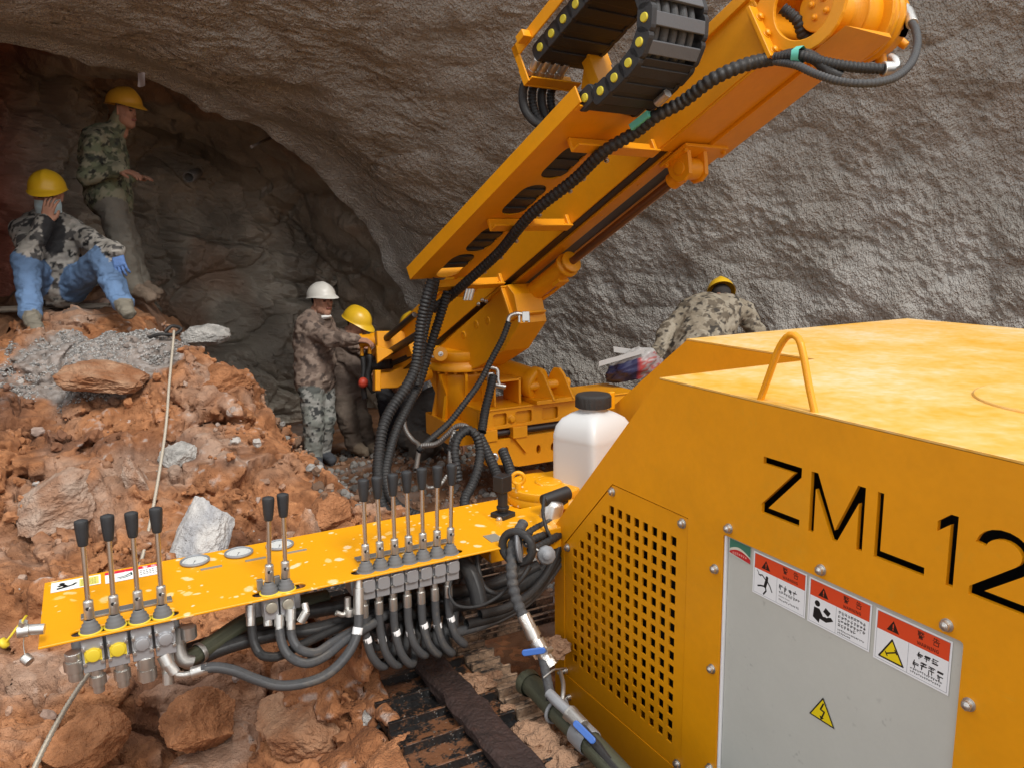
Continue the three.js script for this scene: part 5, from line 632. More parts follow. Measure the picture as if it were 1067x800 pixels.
  for (const l of [[[500, 455, 4.6], [508, 472, 4.5], [516, 490, 4.4], [522, 505, 4.3]], [[524, 470, 4.5], [530, 485, 4.4], [534, 500, 4.3]]]) part('corrugated_hose', hose(spots(l), 0.03, { pitch: 0.024, depth: 0.2 }), M.rubber, rig);
}
// ---------------------------------------------------------------- people
const cone = (a, b, ra, rb) => { const bx = b.x - a.x, by = b.y - a.y, bz = b.z - a.z, L2 = Math.max(1e-9, bx * bx + by * by + bz * bz); return (x, y, z) => { const px = x - a.x, py = y - a.y, pz = z - a.z, t = clamp((px * bx + py * by + pz * bz) / L2), dx = px - bx * t, dy = py - by * t, dz = pz - bz * t; return Math.sqrt(dx * dx + dy * dy + dz * dz) - (ra + (rb - ra) * t); }; };
const smin = (a, b, k) => { const h = clamp(0.5 + 0.5 * (b - a) / k); return mix(b, a, h) - k * h * (1 - h); };
function fieldOf(bones, k) { return (x, y, z) => { let d = 9; for (const b of bones) { const e = b.f(x, y, z); d = d > 8 ? e : smin(d, e, b.k ?? k); } return d; }; }
const boundsOf = (pts, m) => { const b = new THREE.Box3().setFromPoints(pts).expandByScalar(m); return [b.min, b.max]; };
// cloth dyes
const camo = (cols, sc) => (x, y, z) => { const a = fbm(x * sc, y * sc * 1.3, z * sc, 3), b = fbm(x * sc * 1.4 + 9, y * sc * 1.6, z * sc * 1.4 + 4, 3), c = fbm(x * sc * 2.2 + 30, y * sc * 2.2, z * sc * 2.2, 2); return c > 0.36 ? cols[3] : a > 0.12 ? cols[0] : b > 0.10 ? cols[1] : cols[2]; };
const speck = (cols, sc, q) => { const f = camo(cols, sc); return (x, y, z) => f(Math.round(x / q) * q, Math.round(y / q) * q, Math.round(z / q) * q); };
const plainDye = (c, v = 0.15) => (x, y, z) => { const k = 1 + v * fbm(x * 9, y * 9, z * 9, 3); return [c[0] * k, c[1] * k, c[2] * k]; };
const SKIN = [0.40, 0.205, 0.135];
const cloth = new THREE.MeshStandardMaterial({ vertexColors: true, roughness: 0.85, bumpMap: grainTex, bumpScale: 0.003 });
function headGeo(c, fwd, up, hair) {
  const f = fwd.clone().normalize(), r = new THREE.Vector3().crossVectors(f, up).normalize(), u = new THREE.Vector3().crossVectors(r, f).normalize(), P = (x, y, z) => c.clone().addScaledVector(r, x).addScaledVector(u, y).addScaledVector(f, z);
  const B = [{ f: cone(P(0, 0.035, -0.015), P(0, 0.025, 0.012), 0.079, 0.076) }, { f: cone(P(0, -0.03, 0.03), P(0, -0.085, 0.052), 0.060, 0.036), k: 0.03 }, { f: cone(P(-0.035, -0.06, 0.02), P(0.035, -0.06, 0.02), 0.036, 0.036), k: 0.03 }, { f: cone(P(0, 0.012, 0.090), P(0, -0.026, 0.108), 0.009, 0.014), k: 0.012 }, { f: cone(P(-0.034, 0.026, 0.077), P(0.034, 0.026, 0.077), 0.013, 0.013), k: 0.02 }, { f: cone(P(-0.04, -0.012, 0.068), P(-0.03, -0.03, 0.07), 0.017, 0.014), k: 0.02 }, { f: cone(P(0.04, -0.012, 0.068), P(0.03, -0.03, 0.07), 0.017, 0.014), k: 0.02 }, { f: cone(P(-0.016, -0.056, 0.092), P(0.016, -0.056, 0.092), 0.008, 0.008), k: 0.01 },
    { f: cone(P(-0.078, 0.012, -0.006), P(-0.074, -0.025, 0.0), 0.015, 0.010), k: 0.006 }, { f: cone(P(0.078, 0.012, -0.006), P(0.074, -0.025, 0.0), 0.015, 0.010), k: 0.006 }, { f: cone(P(0, -0.05, -0.02), P(0, -0.15, -0.035), 0.052, 0.055), k: 0.03 }];
  const base = fieldOf(B, 0.03), fld = (x, y, z) => { let d = base(x, y, z); for (const s of [-1, 1]) { const e = P(s * 0.032, 0.008, 0.091); d = Math.max(d, -(Math.hypot(x - e.x, y - e.y, z - e.z) - 0.013)); } return d; };
  const [lo, hi] = boundsOf([P(-0.1, 0.12, -0.11), P(0.1, -0.17, 0.13), P(0.1, 0.12, 0.13), P(-0.1, -0.17, -0.11)], 0.03);
  return paintGeo(netMesh(fld, lo, hi, 0.0048), (x, y, z) => { const d = V(x, y, z).sub(c), X = d.dot(r), Y = d.dot(u), Z = d.dot(f); if ((Y > 0.035 && Z < 0.06) || (Z < -0.03 && Y > -0.035)) return hair; const k = 1 + 0.12 * n3(x * 30, y * 30, z * 30); if (Z > 0.05 && Math.abs(Math.abs(X) - 0.032) < 0.017 && Math.abs(Y - 0.026) < 0.006) return hair; if (Z > 0.055 && Math.abs(Math.abs(X) - 0.032) < 0.012 && Math.abs(Y - 0.008) < 0.006) return [0.06, 0.04, 0.035]; if (Z > 0.07 && Math.abs(X) < 0.024 && Math.abs(Y + 0.057) < 0.006) return [0.30, 0.11, 0.085]; return SKIN.map(v => v * k); });
}
// helmet: dome, ridge, short peak
const helmetMat = { yellow: std(0.72, 0.44, 0.018, 0.35), white: std(0.66, 0.65, 0.60, 0.4), ochre: std(0.66, 0.34, 0.03, 0.4) };
function helmet(par, c, fwd, up, m, k = 1) {
  const f = fwd.clone().normalize(), r = new THREE.Vector3().crossVectors(f, up).normalize(), u = new THREE.Vector3().crossVectors(r, f).normalize(), nu = 48, nv = 16, pos = [], idx = [];
  for (let j = 0; j <= nv; j++) for (let i = 0; i < nu; i++) { const a = i / nu * 2 * Math.PI, t = j / nv, fr = Math.max(0, Math.cos(a)); let rad, h;
    if (t < 0.78) { const q = t / 0.78 * Math.PI / 2; rad = Math.sin(q); h = Math.cos(q) * 0.118 + 0.012 * Math.exp(-Math.pow(Math.sin(a) * rad * 6, 2)) * Math.sin(q * 2); } else { const q = (t - 0.78) / 0.22; rad = 1 + q * (0.07 + 0.30 * fr ** 3); h = -0.010 * Math.sqrt(q) - 0.026 * q * fr ** 2 * q; }
    const p = c.clone().addScaledVector(r, Math.sin(a) * rad * 0.112 * k).addScaledVector(f, Math.cos(a) * rad * 0.135 * k).addScaledVector(u, (h + 0.035) * k); pos.push(p.x, p.y, p.z); }
  for (let j = 0; j < nv; j++) for (let i = 0; i < nu; i++) { const a = j * nu + i, b = j * nu + (i + 1) % nu; idx.push(a, a + nu, b, b, a + nu, b + nu); }
  const g = new THREE.BufferGeometry(); g.setAttribute('position', new THREE.Float32BufferAttribute(pos, 3)); g.setIndex(idx); g.computeVertexNormals(); return part('helmet', g, m, par);
}
// hand: palm and five bent fingers; d = direction of the fingers, n = back of the hand
function handGeo(w, d, n, side, curl, col) {
  const D = d.clone().normalize(), S = new THREE.Vector3().crossVectors(D, n).normalize(), N = new THREE.Vector3().crossVectors(S, D).normalize(), P = (x, y, z) => w.clone().addScaledVector(S, x * side).addScaledVector(D, y).addScaledVector(N, z), B = [];
  for (const x of [-0.026, -0.009, 0.009, 0.026]) B.push({ f: cone(P(x * 0.8, 0.005, 0), P(x, 0.088, 0), 0.017, 0.0135), k: 0.012 });
  [[-0.031, 0.060], [-0.0105, 0.074], [0.0105, 0.080], [0.031, 0.070]].forEach(([x, L], i) => { let p = P(x, 0.09, 0), a = 0; for (let q = 0; q < 3; q++) { a += curl * (q ? 1.1 : 0.6); const len = L * [0.45, 0.32, 0.23][q], e = p.clone().addScaledVector(D, Math.cos(a) * len).addScaledVector(N, -Math.sin(a) * len).addScaledVector(S, side * x * 0.1); B.push({ f: cone(p, e, 0.0098 - q * 0.0009, 0.0092 - q * 0.0009), k: 0.003 }); p = e; } });
  B.push({ f: cone(P(0.028, 0.018, -0.006), P(0.052, 0.055, -0.014), 0.016, 0.012), k: 0.008 }, { f: cone(P(0.052, 0.055, -0.014), P(0.052, 0.088, -0.026), 0.0115, 0.0095), k: 0.003 });
  const [lo, hi] = boundsOf([w.clone().addScaledVector(D, -0.02), w.clone().addScaledVector(D, 0.17), P(0.07, 0.05, 0), P(-0.05, 0.05, 0), P(0, 0.1, -0.1)], 0.035);
  return paintGeo(netMesh(fieldOf(B, 0.008), lo, hi, 0.0045), (x, y, z) => { const k = 1 + 0.12 * n3(x * 40, y * 40, z * 40); return col.map(v => v * k); });
}
function person(spec) {
  const o = thing('person', spec.label, 'person', null), J = spec.joints, B = [], T = [];
  const add = (tagName, a, b, ra, rb, k) => { const f = cone(J[a] ?? a, J[b] ?? b, ra, rb); B.push({ f, k, t: tagName }); T.push(J[a] ?? a, J[b] ?? b); };
  const s = spec.size ?? 1, j = 'jacket', t = 'trousers';
  const mid = (a, b, q) => J[a].clone().lerp(J[b], q);
  add(j, mid('shL', 'shR', 0.2), mid('shL', 'shR', 0.8), 0.085 * s, 0.085 * s, 0.06); add(j, 'neck', 'chest', 0.075 * s, 0.145 * s, 0.07); add(j, 'chest', 'hip', 0.15 * s, 0.155 * s, 0.08);
  { const a = mid('shL', 'shR', 0.30), b = mid('shL', 'shR', 0.70), ha = mid('hipL', 'hipR', 0.1), hb = mid('hipL', 'hipR', 0.9); add(j, a, ha, 0.10 * s, 0.115 * s, 0.08); add(j, b, hb, 0.10 * s, 0.115 * s, 0.08); }
  for (const S of ['L', 'R']) {
    add(j, 'sh' + S, 'el' + S, 0.072 * s, 0.058 * s, 0.04); add(j, 'el' + S, 'wr' + S, 0.060 * s, 0.045 * s, 0.025); add(spec.cuff ?? j, mid('el' + S, 'wr' + S, 0.86), J['wr' + S], 0.048 * s, 0.047 * s, 0.01);
    add(t, 'hip' + S, 'kn' + S, 0.105 * s, 0.078 * s, 0.04); add(t, 'kn' + S, 'an' + S, 0.078 * s, 0.066 * s, 0.025); add('shoe', J['an' + S].clone().lerp(J['toe' + S], 0.05), 'toe' + S, 0.050 * s, 0.040 * s, 0.012);
  }
  add('neck', 'neck', 'head', 0.056 * s, 0.056 * s, 0.02);
  const base = fieldOf(B, 0.04), fld = (x, y, z) => { const w = 0.013 * n3(x * 8, y * 15, z * 8) + 0.011 * (1 - Math.abs(n3(x * 14 + 3, y * 26, z * 14)) * 2) ; return base(x, y, z) - w; };
  const [lo, hi] = boundsOf(T, 0.22), g = netMesh(fld, lo, hi, 0.0125);
  const dye = { jacket: spec.jacket, trousers: spec.trousers, shoe: spec.shoe ?? plainDye([0.22, 0.17, 0.12]), neck: () => spec.collar ?? SKIN, cuff: () => spec.cuffCol ?? [0.02, 0.02, 0.02] };
  paintGeo(g, (x, y, z) => { let d = 9, tg = j; for (const b of B) { const e = b.f(x, y, z) - (b.t === j ? (spec.hem ?? 0.012) : 0); if (e < d) { d = e; tg = b.t; } } if (spec.front) { const c = spec.front(V(x, y, z), tg); if (c) return c; } return dye[tg](x, y, z); });
  const geos = [g, headGeo(J.head, spec.look, spec.headUp ?? V(0, 1, 0), spec.hair ?? [0.03, 0.026, 0.024])];
  for (const S of ['L', 'R']) if (spec['hand' + S]) { const [d, n, side, curl, col] = spec['hand' + S]; geos.push(handGeo(J['wr' + S], d, n, side, curl, col ?? SKIN)); }
  const m = mergeGeometries(geos.map(q => { const r = new THREE.BufferGeometry(); const e = q.toNonIndexed(); r.setAttribute('position', e.attributes.position); r.setAttribute('normal', e.attributes.normal); r.setAttribute('color', e.attributes.color); boxUV(r); return r; }));
  const body = new THREE.Mesh(m, cloth); body.name = 'body'; body.castShadow = body.receiveShadow = true; o.add(body);
  if (spec.helmet) helmet(o, J.head.clone().addScaledVector(spec.headUp ?? V(0, 1, 0), 0.018), spec.look, spec.headUp ?? V(0, 1, 0), spec.helmet, 1.01);
  if (spec.mask) { const f = spec.look.clone().normalize(), u = V(0, 1, 0), r = new THREE.Vector3().crossVectors(f, u).normalize(), [mc, dy, dz, tall = 0.085] = spec.mask, c = J.head.clone().addScaledVector(u, dy), pos = [], idx = []; for (let a = 0; a <= 20; a++) for (let b = 0; b <= 8; b++) { const th = (a / 20 - 0.5) * 2.5, h = (b / 8 - 0.5) * tall, R = 0.088 + 0.018 * Math.cos(th) * (1 - Math.abs(b / 4 - 1)) + dz, p = c.clone().addScaledVector(r, Math.sin(th) * R * 0.85).addScaledVector(f, Math.cos(th) * R + 0.012).addScaledVector(u, h); pos.push(p.x, p.y, p.z); } for (let a = 0; a < 20; a++) for (let b = 0; b < 8; b++) { const q = a * 9 + b; idx.push(q, q + 1, q + 9, q + 1, q + 10, q + 9); } const mg = new THREE.BufferGeometry(); mg.setAttribute('position', new THREE.Float32BufferAttribute(pos, 3)); mg.setIndex(idx); mg.computeVertexNormals(); part('face_mask', mg, mc, o); }
  return o;
}
const TO = FWD.clone().negate(); // towards the viewer
const jo = (list) => Object.fromEntries(Object.entries(list).map(([k, [x, y, d]]) => [k, spot(x, y, d)]));
const woodland = camo([[0.17, 0.19, 0.115], [0.085, 0.095, 0.06], [0.27, 0.26, 0.18], [0.04, 0.042, 0.034]], 9);
const greyCamo = camo([[0.24, 0.225, 0.20], [0.055, 0.052, 0.050], [0.33, 0.31, 0.28], [0.02, 0.02, 0.02]], 9);
const brownCamo = camo([[0.20, 0.145, 0.115], [0.13, 0.092, 0.073], [0.265, 0.20, 0.16], [0.09, 0.066, 0.055]], 6);
const pixelCamo = speck([[0.20, 0.21, 0.19], [0.085, 0.092, 0.085], [0.28, 0.28, 0.26], [0.03, 0.032, 0.032]], 7, 0.018);
const desertCamo = camo([[0.27, 0.23, 0.17], [0.13, 0.105, 0.075], [0.33, 0.29, 0.225], [0.05, 0.042, 0.034]], 9);
const maskBlue = std(0.45, 0.58, 0.62, 0.8), maskWhite = std(0.72, 0.72, 0.70, 0.8);
// seated, hand to the face
person({ label: 'seated worker in yellow helmet, blue jeans and grey camouflage jacket, hand over face', joints: jo({ head: [50, 205, 5.22], neck: [48, 226, 5.26], chest: [50, 258, 5.28], hip: [58, 294, 5.36], shL: [22, 240, 5.24], shR: [77, 240, 5.3], elL: [30, 264, 4.98], wrL: [47, 232, 5.06], elR: [104, 256, 5.2], wrR: [121, 262, 5.02], hipL: [46, 302, 5.36], hipR: [70, 303, 5.38], knL: [27, 272, 4.98], knR: [106, 270, 5.08], anL: [31, 326, 4.92], anR: [127, 316, 4.98], toeL: [38, 344, 4.80], toeR: [133, 326, 4.86] }),
  look: TO.clone().addScaledVector(RIGHT, 0.35).addScaledVector(UP, -0.35), headUp: V(0, 1, 0), helmet: helmetMat.yellow, jacket: greyCamo, trousers: ((f, n) => (x, y, z) => { const k = 0.8 + 0.5 * sst(-0.3, 0.5, n(x * 5, y * 5, z * 5, 3)); return [0.10 * k, 0.175 * k, 0.31 * k]; })(0, fbm), shoe: plainDye([0.20, 0.18, 0.14]), cuff: 'cuff', cuffCol: [0.02, 0.02, 0.022], size: 0.93, mask: [maskBlue, -0.055, 0.006],
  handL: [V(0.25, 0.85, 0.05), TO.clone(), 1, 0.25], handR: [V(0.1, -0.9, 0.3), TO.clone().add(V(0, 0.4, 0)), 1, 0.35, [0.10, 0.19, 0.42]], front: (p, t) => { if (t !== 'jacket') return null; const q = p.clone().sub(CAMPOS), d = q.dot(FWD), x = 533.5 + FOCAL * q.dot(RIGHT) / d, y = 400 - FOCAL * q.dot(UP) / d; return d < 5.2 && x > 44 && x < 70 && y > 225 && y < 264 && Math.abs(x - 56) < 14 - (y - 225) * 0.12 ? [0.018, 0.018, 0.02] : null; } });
// standing at the rock face, in profile
person({ label: 'standing worker in profile, ochre helmet and dark green camouflage jacket, behind the seated man', joints: jo({ head: [129, 116, 5.9], neck: [117, 138, 5.9], chest: [108, 165, 5.9], hip: [112, 204, 5.9], shL: [99, 148, 5.72], shR: [111, 147, 6.08], elL: [91, 184, 5.66], wrL: [124, 177, 5.68], elR: [112, 180, 6.14], wrR: [135, 184, 6.05], hipL: [112, 206, 5.82], hipR: [116, 206, 5.98], knL: [127, 254, 5.80], knR: [133, 252, 6.0], anL: [139, 300, 5.84], anR: [146, 296, 6.02], toeL: [156, 310, 5.80], toeR: [164, 306, 6.0] }),
  look: RIGHT.clone().addScaledVector(TO, 0.25).addScaledVector(UP, -0.15), helmet: helmetMat.ochre, jacket: woodland, trousers: plainDye([0.19, 0.175, 0.145], 0.2), shoe: plainDye([0.2, 0.15, 0.11]), collar: [0.22, 0.20, 0.12], size: 0.98, hair: [0.10, 0.09, 0.085], handL: [RIGHT.clone().add(V(0, -0.25, 0)), V(0, 1, 0.2), 1, 0.3], handR: [RIGHT.clone(), V(0, 1, 0), -1, 0.3] });
// white helmet at the lower end of the mast
person({ label: 'standing worker in white helmet, brown camouflage jacket and grey pixel trousers, hand on the clamp', joints: jo({ head: [335, 315, 6.8], neck: [329, 331, 6.84], chest: [327, 356, 6.86], hip: [327, 392, 6.86], shL: [318, 340, 6.74], shR: [338, 338, 6.98], elL: [345, 354, 6.60], wrL: [370, 354, 6.52], elR: [352, 354, 6.98], wrR: [370, 362, 6.9], hipL: [323, 398, 6.78], hipR: [334, 398, 6.94], knL: [327, 440, 6.72], knR: [339, 438, 6.86], anL: [326, 478, 6.78], anR: [335, 472, 6.98], toeL: [333, 487, 6.66], toeR: [345, 480, 6.9] }),
  look: RIGHT.clone().addScaledVector(TO, 0.85), helmet: helmetMat.white, jacket: brownCamo, trousers: pixelCamo, shoe: plainDye([0.05, 0.055, 0.065]), size: 1.0, mask: [maskWhite, -0.128, -0.022, 0.032], handL: [RIGHT.clone().add(V(0, -0.1, 0)), V(0, 1, 0.2), -1, 0.45], handR: [RIGHT.clone(), V(0, 1, 0), -1, 0.4] });
// yellow helmet beside him
person({ label: 'worker in yellow helmet and brown clothes bending over the clamp beside the white-helmeted man', joints: jo({ head: [371, 339, 7.05], neck: [362, 352, 7.1], chest: [360, 374, 7.12], hip: [360, 405, 7.14], shL: [353, 358, 7.0], shR: [368, 358, 7.24], elL: [368, 380, 6.95], wrL: [380, 392, 6.85], elR: [382, 374, 7.1], wrR: [390, 366, 6.95], hipL: [355, 408, 7.06], hipR: [366, 408, 7.22], knL: [362, 438, 7.0], knR: [377, 438, 7.14], anL: [369, 464, 7.06], anR: [383, 464, 7.2], toeL: [380, 470, 6.98], toeR: [394, 470, 7.1] }),
  look: RIGHT.clone().addScaledVector(TO, 0.3).addScaledVector(UP, -0.5), helmet: helmetMat.yellow, jacket: plainDye([0.135, 0.10, 0.08], 0.25), trousers: plainDye([0.115, 0.088, 0.068], 0.25), size: 0.98, handL: [RIGHT.clone().add(V(0, 0.2, 0)), V(0, 1, 0), -1, 0.4], handR: [RIGHT.clone().add(V(0, -0.2, 0)), V(0, 1, 0), -1, 0.4] });
// stooping behind the slew table
person({ label: 'stooping worker in dark grey clothes half hidden behind the slew table and hoses', joints: jo({ head: [463, 402, 6.9], neck: [456, 414, 6.9], chest: [447, 428, 6.95], hip: [430, 450, 7.05], shL: [450, 420, 6.78], shR: [454, 418, 7.1], elL: [462, 448, 6.75], wrL: [468, 466, 6.72], elR: [470, 440, 7.0], wrR: [478, 455, 6.9], hipL: [428, 452, 6.97], hipR: [433, 450, 7.12], knL: [446, 462, 6.82], knR: [450, 462, 6.98], anL: [430, 480, 6.9], anR: [436, 480, 7.05], toeL: [442, 484, 6.85], toeR: [448, 484, 7.0] }),
  look: RIGHT.clone().addScaledVector(TO, 0.3).addScaledVector(UP, -0.5), helmet: helmetMat.yellow, jacket: plainDye([0.075, 0.073, 0.07], 0.2), trousers: plainDye([0.11, 0.095, 0.08], 0.2), handL: [V(0.3, -0.8, 0.2), RIGHT.clone(), 1, 0.4], handR: [V(0.3, -0.8, 0.2), RIGHT.clone(), 1, 0.4] });
// only a helmet and dark trousers show behind the hanging hoses
person({ label: 'worker in dark navy clothes hidden behind the mast and the hanging corrugated hoses', joints: jo({ head: [429, 344, 7.5], neck: [424, 357, 7.55], chest: [419, 378, 7.55], hip: [412, 410, 7.55], shL: [411, 363, 7.5], shR: [432, 363, 7.62], elL: [402, 385, 7.45], wrL: [412, 398, 7.35], elR: [441, 385, 7.5], wrR: [440, 402, 7.4], hipL: [406, 412, 7.5], hipR: [419, 412, 7.6], knL: [404, 442, 7.45], knR: [424, 442, 7.5], anL: [405, 472, 7.5], anR: [427, 472, 7.55], toeL: [410, 478, 7.38], toeR: [432, 478, 7.42] }),
  look: TO.clone().addScaledVector(RIGHT, 0.5).addScaledVector(UP, -0.4), helmet: helmetMat.yellow, jacket: plainDye([0.05, 0.05, 0.055], 0.2), trousers: plainDye([0.022, 0.022, 0.030], 0.2), size: 0.95, handL: [V(0.3, -0.8, 0.2), TO.clone(), 1, 0.4], handR: [V(-0.3, -0.8, 0.2), TO.clone(), -1, 0.4] });
// bending between the power pack and the wall
person({ label: 'worker in yellow helmet and desert camouflage bending between power pack and concrete wall', joints: jo({ head: [752, 310, 6.62], neck: [748, 320, 6.5], chest: [738, 332, 6.35], hip: [728, 358, 6.2], shL: [716, 324, 6.4], shR: [776, 324, 6.5], elL: [696, 346, 6.32], wrL: [683, 372, 6.2], elR: [788, 346, 6.5], wrR: [796, 368, 6.6], hipL: [716, 366, 6.2], hipR: [744, 366, 6.25], knL: [716, 420, 6.25], knR: [746, 420, 6.3], anL: [716, 470, 6.2], anR: [746, 470, 6.25], toeL: [716, 478, 6.35], toeR: [746, 478, 6.4] }),
  look: FWD.clone().addScaledVector(UP, -0.7).addScaledVector(RIGHT, 0.1), headUp: UP.clone().addScaledVector(FWD, 0.45).normalize(), helmet: helmetMat.yellow, jacket: desertCamo, trousers: desertCamo, size: 1.12, handL: [V(-0.4, -0.8, 0.1), TO.clone(), 1, 0.9, [0.34, 0.075, 0.05]], handR: [V(0.1, -0.9, 0), TO.clone(), -1, 0.4] });
// ---------------------------------------------------------------- loose things
{ // jug of fluid standing on the deck
  const c = spot(618, 512, 3.0), by = 0.870, rx = 0.117, H = 0.40, o = thing('plastic_jug', 'white square-shouldered plastic jug with black cap standing on the rig deck', 'jug');
  const prof = [[0.86, 0], [0.96, 0.006], [1, 0.02], [1, 0.285], [0.985, 0.292], [1, 0.30], [0.99, 0.315], [0.93, 0.345], [0.78, 0.372], [0.58, 0.390], [0.46, 0.398], [0.42, 0.404], [0.42, 0.425]], nu = 64, pos = [], idx = [], ry = 0.25;
  prof.forEach(([k, y], j) => { for (let i = 0; i < nu; i++) { const a = i / nu * 2 * Math.PI, sq = k > 0.5 ? 0.26 : 0.26 + 0.74 * sst(0.55, 0.42, 1 - k + 0.1), q = clamp((0.62 - k) / 0.2), e = mix(0.2, 1, q), X = Math.sign(Math.cos(a)) * Math.pow(Math.abs(Math.cos(a)), e), Z = Math.sign(Math.sin(a)) * Math.pow(Math.abs(Math.sin(a)), e), x = X * rx * k, z = Z * rx * mix(0.92, 1, q) * k; pos.push(c.x + x * Math.cos(ry) + z * Math.sin(ry), by + y, c.z - x * Math.sin(ry) + z * Math.cos(ry)); } });
  for (let j = 0; j < prof.length - 1; j++) for (let i = 0; i < nu; i++) { const a = j * nu + i, b = j * nu + (i + 1) % nu; idx.push(a, a + nu, b, b, a + nu, b + nu); }
  for (let i = 1; i < nu - 1; i++) idx.push(0, i, i + 1);
  const g = new THREE.BufferGeometry(); g.setAttribute('position', new THREE.Float32BufferAttribute(pos, 3)); g.setIndex(idx); g.computeVertexNormals(); part('jug_body', g, M.jug, o);
  const T = V(c.x, by + 0.412, c.z), cap = [[0, 0.05], [0.05, 0.05], [0.062, 0.047], [0.066, 0.04], [0.066, 0.002], [0.06, 0]].reverse(), cg = new THREE.LatheGeometry(cap.map(([r, y]) => new THREE.Vector2(Math.max(r, 1e-4), y)), 72), cp = cg.attributes.position;
  for (let i = 0; i < cp.count; i++) { const x = cp.getX(i), z = cp.getZ(i), r = Math.hypot(x, z); if (r > 0.062 && cp.getY(i) < 0.045) { const k = 1 + 0.018 * Math.sign(Math.sin(Math.atan2(z, x) * 36)); cp.setX(i, x * k); cp.setZ(i, z * k); } }
  cg.computeVertexNormals(); cg.translate(T.x, T.y, T.z); part('cap', cg, M.dark, o);
  const tab = spot(637, 413, 3.12); part('amber_tab', box(tab.x - 0.012, tab.x + 0.012, tab.y - 0.05, tab.y + 0.02, tab.z - 0.01, tab.z + 0.01), paint, rig);
}
{ // carrier bag in the bending man's hand
  const tone = (x, y, z, d) => d; const g = new THREE.SphereGeometry(1, 48, 32), p = g.attributes.position, c = spot(661, 381, 6.18), col = new Float32Array(p.count * 3), A = RIGHT.clone(), U = V(0, 1, 0), D = FWD.clone();
  for (let i = 0; i < p.count; i++) { let x = p.getX(i), y = p.getY(i), z = p.getZ(i); const k = 1 + 0.18 * fbm(x * 2.5, y * 2.5, z * 2.5, 3); const yy = Math.max(-0.85, y * k), q = c.clone().addScaledVector(A, x * 0.21 * k * (1 + 0.25 * -yy)).addScaledVector(U, yy * 0.13 + 0.05 * x).addScaledVector(D, z * 0.12 * k); const cc = y > 0.42 + 0.1 * x ? [0.40, 0.39, 0.38] : x > 0.15 ? (n3(x * 6, y * 6, 2) > -0.15 ? [0.30, 0.25, 0.25] : [0.32, 0.05, 0.04]) : x > 0.02 ? [0.40, 0.05, 0.05] : [0.028, 0.03, 0.09]; p.setXYZ(i, q.x, q.y, q.z); col.set(cc, i * 3); }
  g.setAttribute('color', new THREE.BufferAttribute(col, 3)); g.computeVertexNormals(); const o = thing('carrier_bag', 'white, navy and red carrier bag held by the man bending by the wall', 'bag'), m = new THREE.Mesh(g, new THREE.MeshStandardMaterial({ vertexColors: true, roughness: 0.45 })); m.name = 'bag_body'; m.castShadow = m.receiveShadow = true; o.add(m);
  part('bag_handle', [plate([[0, 0], [0.34, 0.10], [0.35, 0.135], [0, 0.04]], 0.01, facing(RIGHT.clone(), spot(624, 382, 6.05))), plate([[0, 0], [0.20, -0.03], [0.20, -0.07], [0.005, -0.045]], 0.01, facing(RIGHT.clone(), spot(639, 361, 6.2)))], std(0.42, 0.41, 0.40, 0.6), o); part('bag_handle', hose([spot(684, 384, 6.22), spot(683, 379, 6.2), spot(676, 376, 6.19), spot(668, 377, 6.18)], 0.008), M.label, o);
}
// rope running down the heap and under the control plate
{ const top = spot(181, 345, 4.6), list = [[180, 358, 4.42], [176, 400, 4.2], [173, 440, 4.0], [166, 490, 3.68], [158, 535, 3.42], [148, 580, 3.15], [128, 640, 2.72], [100, 690, 2.42], [82, 716, 2.26], [62, 748, 2.1], [44, 782, 1.98], [30, 812, 1.9]];
  const ropeM = std(0.50, 0.44, 0.35, 0.9, 0, 0.002); const o = thing('rope', 'off-white rope running down the clay heap and under the control plate', 'rope');
  part('rope_line', hose([top, ...list.map(([x, y, d]) => spot(x, y, d))], 0.0075, { pitch: 0.018, depth: 0.22, spiral: 1, seg: 9 }), ropeM, o); part('rope_knot', [hose([top.clone().add(V(-0.05, 0.0, 0.02)), top.clone().add(V(-0.01, 0.03, 0.01)), top.clone().add(V(0.04, 0.01, 0)), top.clone().add(V(0.0, -0.015, 0.03)), top.clone().add(V(-0.08, -0.01, 0.04)), top.clone().add(V(-0.14, -0.03, 0.0))], 0.010)], M.dark, o); }
{ const o = thing('pole', 'pale wooden pole on the ledge under the seated worker', 'pole'); part('pole_shaft', hose([spot(-20, 324, 5.42), spot(20, 322, 5.44), spot(60, 321, 5.46), spot(114, 319, 5.45)], 0.022), std(0.36, 0.30, 0.24, 0.85, 0, 0.004), o); }
{ const o = thing('pipe_stub', 'short grey pipe stub sticking out of the dark rock beside the standing worker', 'pipe'), a = spot(206, 180, 8.4), b = spot(196, 185, 6.9); part('pipe_wall', turn(a, b, [[0.048, 0], [0.050, a.distanceTo(b) - 0.01], [0.048, a.distanceTo(b)], [0.038, a.distanceTo(b)], [0.036, a.distanceTo(b) - 0.2]], 8), std(0.24, 0.22, 0.20, 0.8, 0, 0.003), o); part('pipe_plug', turn(b.clone().lerp(a, 0.05), b, [[0, 0], [0.037, 0]], 8), std(0.12, 0.11, 0.10, 0.9), o); }
{ const o = thing('steel_rod', 'thin grey steel rod jutting from the rock under the arch edge', 'rod'); part('rod_shaft', rod(spot(262, 153, 6.7), spot(290, 140, 8.2), 0.014), std(0.22, 0.19, 0.17, 0.8), o); }
